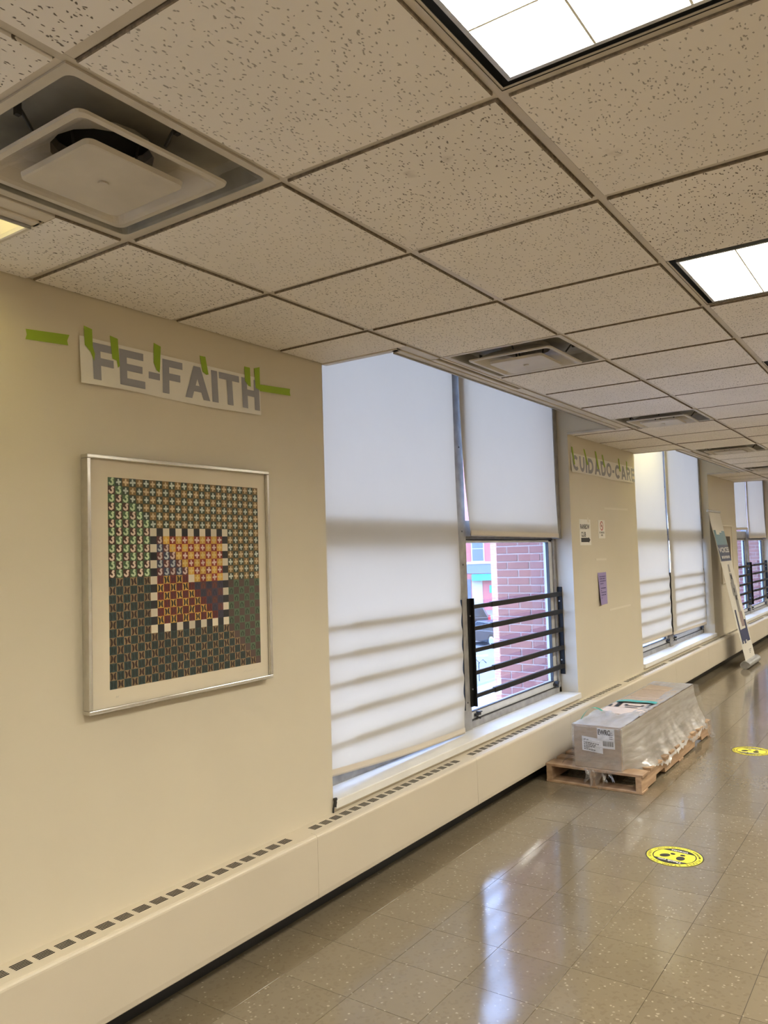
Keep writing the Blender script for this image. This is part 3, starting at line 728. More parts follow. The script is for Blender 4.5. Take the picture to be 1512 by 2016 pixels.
# ================================================================== THINGS ON THE WALL
def yz(x): return lambda p: (x, p[0], p[1])
def seg(b, pl, wd, x, col=None, mi=0):       # thick polyline in the y-z plane at depth x
    n = len(pl); Lf = []; Rt = []
    for i in range(n):
        p0 = pl[max(i-1, 0)]; p1 = pl[min(i+1, n-1)]; dx, dy = p1[0]-p0[0], p1[1]-p0[1]; d = math.hypot(dx, dy) or 1
        wv = wd[i] if isinstance(wd, (list, tuple)) else wd
        Lf.append((x, pl[i][0]-dy/d*wv/2, pl[i][1]+dx/d*wv/2)); Rt.append((x, pl[i][0]+dy/d*wv/2, pl[i][1]-dx/d*wv/2))
    for i in range(n-1): b.poly([Rt[i], Rt[i+1], Lf[i+1], Lf[i]], mi, col)
def glyph(ch, w, h, t):
    R = lambda x0, y0, x1, y1: [(x0, y0), (x1, y0), (x1, y1), (x0, y1)]
    def arc(cx, cy, rx, ry, a0, a1, n=10):
        out = []
        for q in range(n):
            a, b = [math.radians(a0+(a1-a0)*s/n) for s in (q, q+1)]
            ix, iy = rx-t, ry-t
            out.append([(cx+rx*math.cos(a), cy+ry*math.sin(a)), (cx+rx*math.cos(b), cy+ry*math.sin(b)), (cx+ix*math.cos(b), cy+iy*math.sin(b)), (cx+ix*math.cos(a), cy+iy*math.sin(a))])
        return out
    if ch == 'F': return [R(0,0,t,h), R(t,h-t*.85,w,h), R(t,h*.40,w*.88,h*.40+t*.85)]
    if ch == 'E': return [R(0,0,t,h), R(t,h-t*.85,w*.94,h), R(t,h*.42,w*.90,h*.42+t*.8), R(t,0,w,t*.85)]
    if ch == 'I': return [R(0,0,w,h)]
    if ch == 'T': return [R(0,h-t*.85,w,h), R(w/2-t/2,0,w/2+t/2,h-t*.85)]
    if ch == 'H': return [R(0,0,t,h), R(w-t,0,w,h), R(t,h*.42,w-t,h*.42+t*.85)]
    if ch == '-': return [R(0,h*.36,w,h*.36+t*.8)]
    if ch == 'A': return [[(0,0),(t*1.05,0),(w/2+t*.55,h),(w/2-t*.55,h)], [(w-t*1.05,0),(w,0),(w/2+t*.55,h),(w/2-t*.55,h)], R(w*.24,h*.22,w*.76,h*.22+t*.75)]
    if ch == 'U': return [R(0,w/2,t,h), R(w-t,w/2,w,h)] + arc(w/2, w/2, w/2, w/2, 180, 360)
    if ch == 'O': return arc(w/2, h/2, w/2, h/2, 0, 360, 20)
    if ch == 'C': return arc(w/2, h/2, w/2, h/2, 42, 318, 16)
    if ch == 'D': return [R(0,0,t,h), R(t,0,w*.45,t*.95), R(t,h-t*.95,w*.45,h)] + arc(w*.45, h/2, w*.55, h/2, -90, 90, 10)
    if ch == 'R': return [R(0,0,t,h), R(t,h-t*.85,w*.55,h), R(t,h*.42,w*.55,h*.42+t*.8)] + arc(w*.55, h*.71, w*.42, h*.29, -90, 90, 8) + [[(w*.42,h*.42),(w*.42+t*1.0,h*.42),(w,0),(w-t*1.15,0)]]
    return []
def wavy_sheet(y0, y1, z0, z1, amp, x0=.002):
    return lambda y, z: x0 + amp*(.5+.5*math.sin((y-y0)*9.0+1.3))*max(0, (z1-z)/(z1-z0))
def make_sign(label, y0, y1, z0, z1, letters, tapes, corner=0.0):
    r = empty('paper_sign', (0, (y0+y1)/2, z0), label, 'sign')
    fx = wavy_sheet(y0, y1, z0, z1, .010)
    b = B()
    b.grid(lambda u, v: (fx(y0+(y1-y0)*u, z0+(z1-z0)*v), y0+(y1-y0)*u, z0+(z1-z0)*v + .004*math.sin(u*7)*(1-v)), 40, 6)
    n = len(b.v); k = n
    b.grid(lambda u, v: (fx(y0+(y1-y0)*u, z0+(z1-z0)*v)-.0005, y0+(y1-y0)*u, z0+(z1-z0)*v + .004*math.sin(u*7)*(1-v)), 40, 6)
    pa = b.build('paper', M_paper, r, smooth=True)
    for ch, ly, lw, lh, lz, t in letters:
        lb = B()
        for pg in glyph(ch, lw, lh, t):
            if len(pg) == 4:   # subdivide tall strokes so they follow the sheet
                S = 5
                for q in range(S):
                    def bl(u, v):
                        a = [pg[0][i]*(1-u)+pg[1][i]*u for i in (0, 1)]; c = [pg[3][i]*(1-u)+pg[2][i]*u for i in (0, 1)]
                        y = ly + a[0]*(1-v)+c[0]*v; z = lz + a[1]*(1-v)+c[1]*v
                        return (fx(y, z)+.0012, y, z)
                    lb.poly([bl(0, q/S), bl(1, q/S), bl(1, (q+1)/S), bl(0, (q+1)/S)])
        lb.build('letter', M_ink, r)
    for tp in tapes:
        t = B(); q = [Vector((fx(y, z)+.003 if z < z1 else .0012, y, z)) for y, z in tp]
        # torn ends: zigzag bottom edge
        t.poly([tuple(v) for v in q]); t.poly([tuple(v - Vector((.0004, 0, 0))) for v in q])
        t.build('tape_strip', M_tape, r)
    return r
hh = .134; tt = .033
lt = [('F', .847, .100, hh, 2.253, tt), ('E', .961, .116, hh, 2.253, tt), ('-', 1.094, .054, hh, 2.250, tt), ('F', 1.161, .100, hh, 2.253, tt), ('A', 1.273, .128, hh, 2.253, tt), ('I', 1.413, .034, hh, 2.253, tt), ('T', 1.456, .118, hh, 2.253, tt), ('H', 1.588, .109, hh, 2.253, tt)]
tp = [[(.816, 2.440), (.850, 2.434), (.848, 2.37), (.856, 2.345), (.851, 2.318), (.838, 2.35), (.822, 2.365), (.816, 2.37)],
      [(.924, 2.427), (.958, 2.422), (.960, 2.32), (.952, 2.312), (.948, 2.338), (.929, 2.342)],
      [(1.122, 2.441), (1.156, 2.433), (1.148, 2.345), (1.145, 2.328), (1.132, 2.335), (1.118, 2.362)],
      [(1.355, 2.436), (1.386, 2.437), (1.397, 2.364), (1.384, 2.361), (1.365, 2.371)],
      [(1.611, 2.438), (1.646, 2.438), (1.643, 2.352), (1.628, 2.355), (1.609, 2.372)],
      [(1.671, 2.440), (1.707, 2.452), (1.702, 2.346), (1.674, 2.352)],
      [(1.700, 2.372), (1.905, 2.384), (1.902, 2.366), (1.907, 2.352), (1.700, 2.342)]]
make_sign('paper sign lettered FE-FAITH, taped up above the framed print', .797, 1.705, 2.232, 2.401, lt, tp)
t = B().poly([(.0015, .597, 2.380), (.0015, .601, 2.362), (.0015, .596, 2.345), (.0015, .754, 2.356), (.0015, .750, 2.372), (.0015, .759, 2.394)]).build('tape_strip', M_tape)
tag(t, 'level strip of green masking tape on bare wall beside the FE-FAITH sign', 'tape')
wd = {'C': .140, 'U': .122, 'I': .036, 'D': .126, 'A': .140, 'O': .145, '-': .055, 'R': .128, 'E': .116}
y = 5.425; lt2 = []
for ch in 'CUIDADO-CARE':
    lt2.append((ch, y, wd[ch], .132, 2.256, .032)); y += wd[ch] + .0245
tp2 = [[(5.42, 2.455), (5.455, 2.452), (5.47, 2.31), (5.44, 2.30)], [(5.70, 2.462), (5.735, 2.458), (5.80, 2.33), (5.765, 2.325)], [(5.985, 2.468), (6.018, 2.465), (6.055, 2.31), (6.02, 2.305)],
       [(6.165, 2.452), (6.195, 2.450), (6.225, 2.34), (6.19, 2.335)], [(6.62, 2.455), (6.65, 2.453), (6.665, 2.33), (6.63, 2.33)], [(6.86, 2.452), (6.89, 2.440), (6.87, 2.36), (6.84, 2.36)]]
make_sign('paper sign lettered CUIDADO-CARE on the second pier', 5.392, 7.045, 2.240, 2.403, lt2, tp2)

# framed print
PY0, PY1, PZ0, PZ1 = .798, 1.712, 1.083, 1.981
r = empty('framed_print', (0, (PY0+PY1)/2, PZ0), 'large silver framed print of a colourful square grid pattern', 'picture')
fw, fd = .014, .040
for nm, bx in (('frame_rail', (PY0, PY1, PZ1-fw, PZ1)), ('frame_rail', (PY0, PY1, PZ0, PZ0+fw)), ('frame_rail', (PY0, PY0+fw, PZ0+fw, PZ1-fw)), ('frame_rail', (PY1-fw, PY1, PZ0+fw, PZ1-fw))):
    B().box(0.0, fd, bx[0], bx[1], bx[2], bx[3]).build(nm, M_framealu, r, bevel=.0025, seg=2)
B().box(.004, .024, PY0+fw, PY1-fw, PZ0+fw, PZ1-fw).build('mat_board', M_mat, r)
GY0, GZ1 = .8905, 1.9055; CS = .7600/25; CZ = .7500/25
pr = B(); rd = random.Random(3)
def jit(c, a=.10): k = 1.12*(1 + rd.uniform(-a, a)); return tuple(max(0, min(1, v*k)) for v in c)
CROSS = []
for q in range(4):
    a0 = PI/2*q
    for (rr_, da) in ((.16, -.78), (.33, -.36), (.39, 0), (.33, .36)): CROSS.append((rr_, a0+da))
S_L = [(.32, .36), (.10, .36), (.00, .22), (.18, .06), (.20, -.16), (.02, -.32), (-.20, -.26), (-.34, -.06)]
P_L = [(-.34, .42), (-.20, .22), (-.17, 0), (-.20, -.22), (-.34, -.42)]
A_L = [(-.20, -.38), (-.24, .02), (0, .28), (.24, .02), (.20, -.38)]
C_ = dict(sg=((.060, .120, .050), (.55, .66, .42)), sb=((.055, .018, .012), (.72, .58, .48)), cd=((.028, .045, .028), (.55, .60, .54)), ct=((.20, .115, .035), (.62, .47, .28)),
          ism=((.11, .025, .028), (.60, .46, .42)), isn=((.030, .035, .080), (.45, .48, .52)), icy=((.60, .33, .05), (.68, .50, .18)), icr=((.23, .020, .012), (.66, .50, .46)),
          pt=((.022, .050, .050), (.010, .020, .022)), pb=((.27, .175, .085), (.030, .010, .007)), ipr=((.16, .012, .012), (.075, .008, .018)), ipy=((.62, .36, .07), (.015, .008, .008)),
          ap=((.085, .050, .042), None), ag=((.075, .125, .070), (.012, .028, .014)), iab=((.035, .030, .060), (.014, .014, .04)), iar=((.085, .025, .035), (.15, .035, .02)),
          w=((.68, .60, .48), None), n=((.010, .010, .018), None))
for rw in range(25):
    for c in range(25):
        ev = (rw+c) % 2 == 0; motif = None
        inner = 7 <= rw <= 17 and 7 <= c <= 17; ring = not inner and 6 <= rw <= 18 and 6 <= c <= 18
        if ring: key = 'w' if ev else 'n'
        elif inner:
            if rw <= 11: motif = 's' if c <= rw else 'c'
            elif rw == 12: motif = ')' if c <= 11 else ('w' if c == 12 else 'c')
            else: motif = ')' if c <= rw-1 else 'a'
            key = {'s': 'ism' if ev else 'isn', 'c': 'icr' if ev else 'icy', ')': 'ipy' if ev else 'ipr', 'a': 'iab' if ev else 'iar', 'w': 'w'}[motif]
            if rw == 12 and motif == ')': key = 'ipy' if (c % 2 == 0) else 'ipr'
        else:
            if rw <= 11: motif = 's' if (c <= rw and c <= 5) else 'c'
            elif rw == 12: motif = ')' if c <= 5 else 'c'
            else: motif = 'a' if (c >= 19 and c >= rw) else ')'
            key = {'s': 'sg' if ev else 'sb', 'c': 'ct' if ev else 'cd', ')': 'pt' if ev else 'pb', 'a': 'ap' if ev else 'ag'}[motif]
        bgc, mc = C_[key]; y0 = GY0 + CS*c; z1 = GZ1 - CZ*rw
        jx = lambda: rd.uniform(-.0005, .0005)
        pr.poly([(.0246, y0, z1-CZ), (.0246, y0+CS, z1-CZ), (.0246, y0+CS, z1), (.0246, y0, z1)], 0, jit(bgc, .14))
        if mc and motif in ('s', 'c', ')', 'a'):
            cx, cz = y0+CS/2+jx(), z1-CZ/2+jx(); sc = rd.uniform(.92, 1.08); ro = rd.uniform(-.16, .16)
            tf = lambda p: (cx+CS*sc*(p[0]*math.cos(ro)-p[1]*math.sin(ro)), cz+CZ*sc*(p[0]*math.sin(ro)+p[1]*math.cos(ro)))
            col = jit(mc, .10); X = .0249
            if motif == 'c': pr.poly([(X, *tf((q*(1+rd.uniform(-.12, .12))*math.cos(a), q*1.08*math.sin(a)))) for q, a in CROSS], 0, col)
            elif motif == 's': seg(pr, [tf(p) for p in S_L], [CS*.24, CS*.26, CS*.26, CS*.26, CS*.28, CS*.28, CS*.25, CS*.16], X, col)
            elif motif == ')':
                for sg in (1, -1): seg(pr, [tf((sg*p[0], p[1])) for p in P_L], [CS*.12, CS*.26, CS*.30, CS*.26, CS*.12], X, col)
            else: seg(pr, [tf(p) for p in A_L], CS*.17, X, col)
prt = pr.build('print', M_print, r, color=True)
sg = B()
for q in range(9): seg(sg, [(1.545+q*.0085, 1.128+random.uniform(-.003, .003)), (1.550+q*.0085, 1.133+random.uniform(-.004, .004))], .0007, .0246)
seg(sg, [(.915, 1.123), (.919, 1.131), (.922, 1.125), (.927, 1.130)], .0009, .0246)
sg.build('signature', M_greyprint, r)
B().box(.0290, .0310, PY0+fw-.001, PY1-fw+.001, PZ0+fw-.001, PZ1-fw+.001).build('glass', M_picglass, r)

# notices on the second pier
r = empty('paper_notice', (0, 5.66, 1.633), 'taped white notice reading RAINBOW CLUB with a dark arrow', 'notice')
B().box(.0006, .0016, 5.532, 5.795, 1.632, 1.852).build('sheet', M_paper, r)
pr = B(); pr.add_mesh(text_mesh('RAINBOW', .070, .002), lambda v: (.0022, 5.655+v[0]*.66, 1.787+v[1]*.80)); pr.add_mesh(text_mesh('CLUB', .070, .002), lambda v: (.0022, 5.617+v[0]*.62, 1.722+v[1]*.80))
pr.poly([(.0022, 5.558, 1.658), (.0022, 5.735, 1.658), (.0022, 5.735, 1.695), (.0022, 5.558, 1.695)]).poly([(.0022, 5.735, 1.650), (.0022, 5.775, 1.677), (.0022, 5.735, 1.703)])
pr.build('print', M_black, r)
B().poly([(.0024, 5.720, 1.830), (.0024, 5.765, 1.825), (.0024, 5.750, 1.868), (.0024, 5.715, 1.87)]).build('clear_tape', M_residue, r)
r = empty('no_smoking_sign', (0, 6.07, 1.690), 'small white no smoking sign with a red circle', 'sign')
B().box(.0006, .004, 5.985, 6.155, 1.690, 1.853).build('plate', M_paper, r, bevel=.001)
rg = B()
for q in range(24):
    a, b = 2*PI*q/24, 2*PI*(q+1)/24; cy, cz, ro_, ri = 6.068, 1.801, .042, .033
    rg.poly([(.0046, cy+ro_*math.cos(a), cz+ro_*math.sin(a)), (.0046, cy+ro_*math.cos(b), cz+ro_*math.sin(b)), (.0046, cy+ri*math.cos(b), cz+ri*math.sin(b)), (.0046, cy+ri*math.cos(a), cz+ri*math.sin(a))])
seg(rg, [(6.068-.026, 1.801+.026), (6.068+.026, 1.801-.026)], .009, .0048)
rg.build('prohibition_ring', M_red, r)
pt = B().add_mesh(text_mesh('NO SMOKING', .022, .0006), lambda v: (.0046, 6.068+v[0]*.95, 1.741+v[1])).add_mesh(text_mesh('AREA', .022, .0006), lambda v: (.0046, 6.068+v[0]*.95, 1.718+v[1])); seg(pt, [(6.045, 1.801), (6.088, 1.801)], .007, .0046)
pt.build('print', M_black, r)
r = empty('purple_notice', (0, 6.03, 1.105), 'purple paper notice hanging loose below the no smoking sign', 'notice')
B().grid(lambda u, v: (.0015+.020*(1-u)**2*(1-v), 5.918+.22*u+.006*(1-v), 1.105+.283*v), 10, 8).grid(lambda u, v: (.0010+.020*(1-u)**2*(1-v), 5.918+.22*u+.006*(1-v), 1.105+.283*v), 10, 8).build('sheet', M_purple, r, smooth=True)
pl = B()
for z, y0, y1 in ((1.352, 5.955, 6.115), (1.333, 5.955, 6.105), (1.312, 5.955, 6.115), (1.290, 5.965, 6.05), (1.250, 5.965, 6.11), (1.229, 5.965, 5.99), (1.212, 5.965, 6.115), (1.190, 5.965, 6.105), (1.165, 5.965, 5.99)):
    y = y0
    while y < y1:
        wd_ = random.uniform(.012, .034); fx = lambda yy: .0030+.020*(1-(yy-5.918)/.22)**2*(1-(z-1.105)/.283)
        pl.poly([(fx(y), y, z-.0045), (fx(min(y+wd_, y1)), min(y+wd_, y1), z-.0045), (fx(min(y+wd_, y1)), min(y+wd_, y1), z+.0045), (fx(y), y, z+.0045)]); y += wd_+.006
pl.build('print', M_purpleink, r)
for lab, y0, y1, z0, z1 in (('upper pale strip of old tape left on the second pier', 6.17, 6.84, 1.963, 1.972), ('short pale tape strip above the purple notice', 5.89, 6.165, 1.507, 1.503), ('lower pale strip of old tape below the purple notice', 6.19, 6.80, 1.046, 1.050)):
    o = B().prism([(y0, z0-.010), (y1, z1-.010), (y1, z1+.008), (y0, z0+.008)], 0, .0004, .0022).build('tape_strip', M_residue); tag(o, lab, 'tape')
# black cable stubs at the foot of the piers
for lab, y in (('black cable stub at the lower corner of the FE-FAITH pier', 2.142), ('black cable stub low on the pier behind the banner', 11.80)):
    r = empty('cable_stub', (0.006, y, .38), lab, 'cable stub')
    B().tube([(.006, y, .380), (.006, y+.002, .402), (.009, y+.008, .42)], .004, 8).build('wire', M_gasket, r)
    B().tube([(.010, y+.010, .408), (.012, y+.012, .43), (.010, y+.011, .447)], .0105, 10).build('clip', M_gasket, r)
# dark picture on the third pier
r = empty('framed_picture', (0, 11.22, 1.08), 'cream matted dark picture half hidden behind the leaning banner', 'picture')
for bx in ((10.84, 11.62, 1.862, 1.878), (10.84, 11.62, 1.06, 1.076), (10.84, 10.856, 1.076, 1.862), (11.604, 11.62, 1.076, 1.862)): B().box(0, .022, *bx).build('frame_rail', M_residue, r, bevel=.002)
B().box(.002, .012, 10.856, 11.604, 1.076, 1.862).build('mat_board', M_mat, r)
pb = B().box(.012, .0125, 10.98, 11.50, 1.19, 1.72); pb.build('image', simple('dark_brown_print', (.055, .035, .028), .4, noise=.6, nscale=7), r)
B().box(.014, .016, 10.856, 11.604, 1.076, 1.862).build('glass', M_picglass, r)

# ================================================================== THINGS ON THE FLOOR
# pallet
PX0, PX1, QY0, QY1 = .134, .795, 4.345, 6.290
r = empty('wooden_pallet', ((PX0+PX1)/2, (QY0+QY1)/2, 0), 'worn pine pallet on the floor beside the heater covers', 'pallet')
def stringer(x):
    z0, z1 = .016, .108; n1 = (QY0+.32, QY0+.55); n2 = (QY1-.55, QY1-.32)
    pts = [(QY0, z0)]
    for (u, v) in (n1, n2): pts += [(u, z0), (u+.015, z0+.036), (v-.015, z0+.036), (v, z0)]
    pts += [(QY1, z0), (QY1, z1), (QY0, z1)]
    B().prism(pts, 0, x, x+.038).build('stringer', M_wood, r)
for x in (PX0+.004, (PX0+PX1)/2-.019, PX1-.042): stringer(x)
y = QY0
for wd_, gp in ((.14, .06), (.09, .07), (.09, .075), (.09, .07), (.10, .075), (.09, .07), (.09, .075), (.09, .07), (.09, .075), (.14, 0)):
    if y + wd_ > QY1 + .02: break
    o = B().box(PX0+random.uniform(-.006, .004), PX1+random.uniform(-.004, .008), y, min(y+wd_, QY1), .108, .126).build('deck_board', M_wood, r, bevel=.002); y += wd_+gp
B().box(PX0, PX1, QY1-.14, QY1, .108, .126).build('deck_board', M_wood, r, bevel=.002)
for (u, v) in ((QY0, QY0+.13), ((QY0+QY1)/2-.06, (QY0+QY1)/2+.06), (QY1-.13, QY1)): B().box(PX0, PX1, u, v, 0.0, .016).build('bottom_board', M_wood, r, bevel=.002)

# wrapped carton
BX0, BX1, CY0, CY1, BZ0, BZ1 = .338, .662, 4.362, 6.285, .127, .402
r = empty('wrapped_carton', ((BX0+BX1)/2, (CY0+CY1)/2, BZ0), 'long cardboard carton wrapped in stretch film on the pallet', 'carton')
B().box(BX0, BX1, CY0, CY1, BZ0, BZ1).build('carton_body', M_card, r, bevel=.006, seg=2)
for i_, (u, v, mt) in enumerate(((4.80, 5.02, M_cardpale), (5.03, 5.30, M_cardpale), (5.31, 5.46, M_card), (5.48, 5.86, M_card), (5.88, 6.22, M_card))):
    z = BZ1 + .003
    fp = B().prism([(u, z), (v, z+.004), (v, z+.010), (u, z+.007)], 0, BX0+.012, BX1-.012).build('top_flap', mt, r)
    B().box(BX0+.012, BX1-.012, u-.003, u+.010, z, z+.010).build('flap_edge', M_cardpale, fp)
bp = B(); z = BZ1+.0135
for a_, b_ in (((.40, 5.05), (.385, 5.22)), ((.415, 5.05), (.40, 5.22)), ((.47, 5.06), (.56, 5.06)), ((.455, 5.12), (.575, 5.12)), ((.455, 5.12), (.455, 5.17)), ((.575, 5.12), (.575, 5.17)), ((.62, 5.08), (.62, 5.26)), ((.36, 5.04), (.352, 5.12))):
    dx, dy = b_[0]-a_[0], b_[1]-a_[1]; d = math.hypot(dx, dy); nx, ny = -dy/d*.010, dx/d*.010
    bp.poly([(a_[0]+nx, a_[1]+ny, z), (b_[0]+nx, b_[1]+ny, z), (b_[0]-nx, b_[1]-ny, z), (a_[0]-nx, a_[1]-ny, z)])
bp.build('handling_marks', M_black, r)
B().grid(lambda u, v: (.355+.29*u, 5.20+.075*v+.03*u, BZ1+.018+.010*math.sin(u*PI)+.003*math.sin(v*6+u*9)), 12, 4).build('teal_tape', M_teal, r, smooth=True)
B().grid(lambda u, v: (BX0-.006+.055*math.sin(u*PI*.5)*u, 4.46+.42*u+.030*v, BZ1-.02+.080*math.sin(u*PI)), 14, 2).build('teal_tape', M_teal, r, smooth=True)
# labels on the near end
LYF = CY0 - .0015
def lab(x0, x1, z0, z1, y, sk=0): return B().prism([(x0, z0), (x1, z0-sk), (x1, z1-sk), (x0, z1)], 1, y-.0008, y)
lb1 = lab(.505, .622, .268, .398, LYF, .000).build('shipping_label', M_label, r)
e = B().add_mesh(text_mesh('EWRC', .058, .0022), lambda v: (.551+v[0]*.52, LYF-.0016, .371+v[1]*.80))
x = .527
while x < .612:
    wd_ = random.choice((.0012, .002, .0035)); e.poly([(x, LYF-.0016, .283), (x+wd_, LYF-.0016, .283), (x+wd_, LYF-.0016, .316), (x, LYF-.0016, .316)]); x += wd_ + random.choice((.0014, .002, .003))
for q in range(4): e.poly([(.585, LYF-.0016, .332+.013*q), (.585+random.uniform(.018, .032), LYF-.0016, .332+.013*q), (.612, LYF-.0016, .336+.013*q), (.585, LYF-.0016, .336+.013*q)])
e.build('label_print', M_black, lb1)
lb2 = lab(.398, .540, .243, .338, LYF-.002, .012).build('shipping_label', M_label, r)
e = B()
for z_, x1_ in ((.318, .445), (.298, .515), (.287, .495), (.276, .475), (.266, .450), (.255, .480)):
    x = .410
    while x < x1_:
        wd_ = random.uniform(.006, .016); e.poly([(x, LYF-.0036, z_-.0025-(x-.40)*.085), (x+wd_, LYF-.0036, z_-.0025-(x-.40)*.085), (x+wd_, LYF-.0036, z_+.0025-(x-.40)*.085), (x, LYF-.0036, z_+.0025-(x-.40)*.085)]); x += wd_+.003
e.build('label_print', M_black, lb2)
# stretch film: crumpled sheet over the ends, edges and the flared room side
rf = random.Random(11)
def nz(a, b, c): return math.sin(a*31+b*17+1.7*math.sin(c*23))*.5+math.sin(a*57-b*43+c*61)*.3+math.sin(b*91+c*37)*.2
def smooth(t): t = max(0, min(1, t)); return t*t*(3-2*t)
def side(u, v):                       # room-side face, flares out to the pallet edge
    y = CY0-.004 + (CY1-CY0+.012)*u; fl = smooth((u-.02)/.14)*(1-.35*smooth((u-.9)/.1))
    xb = BX1+.008 + (PX1+.012-BX1-.008)*fl; zb = .135 - .055*fl*(.5+.5*math.sin(u*23+1)*math.sin(u*7)) - .015*fl + .014*fl*math.sin(u*83)*math.sin(u*29+1) + .008*fl*math.sin(u*171)
    x = BX1+.006 + (xb-BX1-.006)*(v**1.7); z = BZ1+.006 + (zb-BZ1-.006)*(v**(1.0-.12*fl))
    a = .006*(v*(1.2-v))*2
    return (x + a*nz(u*2.3, v, u), y, z + a*nz(v, u*2, v)*.7)
def front(u, v):                      # near end of the carton, ragged tufts over the pallet edge
    x = BX0-.010 + (BX1-BX0+.022)*u; z = BZ1+.006 + (.118-BZ1-.006)*v
    return (x + .002*nz(u, v, .3), CY0-.006-.012*smooth((v-.75)/.25) - .003*nz(u*1.5, v*2, .7), z - .010*smooth((v-.9)/.1)*math.sin(u*19))
def lside(u, v):
    y = CY0-.004 + (CY1-CY0+.012)*u; x = BX0-.008 - .10*smooth((v-.55)/.45)*(.45+.55*math.sin(u*9+1)**2); z = BZ1+.006 + (.128-BZ1-.006)*v
    return (x + .004*nz(u, v, .2), y, z)
def topfilm(u, v):
    return (BX0-.006 + (BX1-BX0+.012)*u, CY0-.005 + .46*v + .05*math.sin(u*9)*v, BZ1+.009 + .006*abs(nz(u, v, .5)) + .012*smooth((v-.55)/.3)*abs(math.sin(u*8+v*5)))
def backtop(u, v):
    return (BX0-.004 + (BX1-BX0+.010)*u, CY1-.30*(1-v)*(.55+.45*u) + .004, BZ1+.012 + .004*abs(nz(u, v, .1)))
def back(u, v): return (BX0-.006 + (BX1-BX0+.05)*u + .05*v*u, CY1+.008+.012*v, BZ1+.010 + (.13-BZ1)*v)
B().grid(side, 60, 22).build('flared_side_film', M_filmdense, r, smooth=True)
fb = B().grid(front, 26, 18).grid(lside, 40, 14).grid(back, 12, 10)
ft = B().grid(topfilm, 20, 22).grid(backtop, 12, 10)
ft.grid(lambda u, v: (BX1-.075*(1-v)-.012*math.sin(u*11)*(1-v)+.006*v, CY0+.3+(CY1-CY0-.3)*u, BZ1+.010+.008*abs(nz(u*3, v, .4))), 50, 6)
ft.grid(lambda u, v: (BX0-.006+.040*v+.010*math.sin(u*13)*v, CY0+.3+(CY1-CY0-.3)*u, BZ1+.008+.004*abs(nz(u*3, v, .4))), 50, 5)
fb.build('stretch_film', M_film, r, smooth=True); ft.build('top_film', M_filmdense, r, smooth=True)
for (x0, wd_, ln, ph) in ((.43, .05, .085, 0), (.475, .04, .105, 1), (.515, .05, .115, 2), (.56, .035, .07, 3), (.60, .03, .055, 4), (.45, .02, .11, 5), (.535, .02, .12, 6)):
    B().grid(lambda u, v: (x0 + wd_*(u-.5)*(1-.55*v) + .016*math.sin(v*4+ph), CY0-.020-.010*math.sin(v*3+ph)-.018*v+.004*math.sin(u*9+v*13), .122 - ln*v + .006*math.sin(u*7+ph)), 6, 10).build('torn_film_tail', M_film, r, smooth=True)
for (y0, ln, ph) in ((6.08, .16, 0), (6.16, .20, 1), (6.22, .24, 2)):
    B().grid(lambda u, v: (PX1+.005+.030*v+.008*math.sin(u*8+ph), y0+.05*u+(.06 if ph < 2 else .02)*v, .13-min(.124, ln*v)+.006*math.sin(v*9+ph)), 6, 10).build('torn_film_tail', M_film, r, smooth=True)

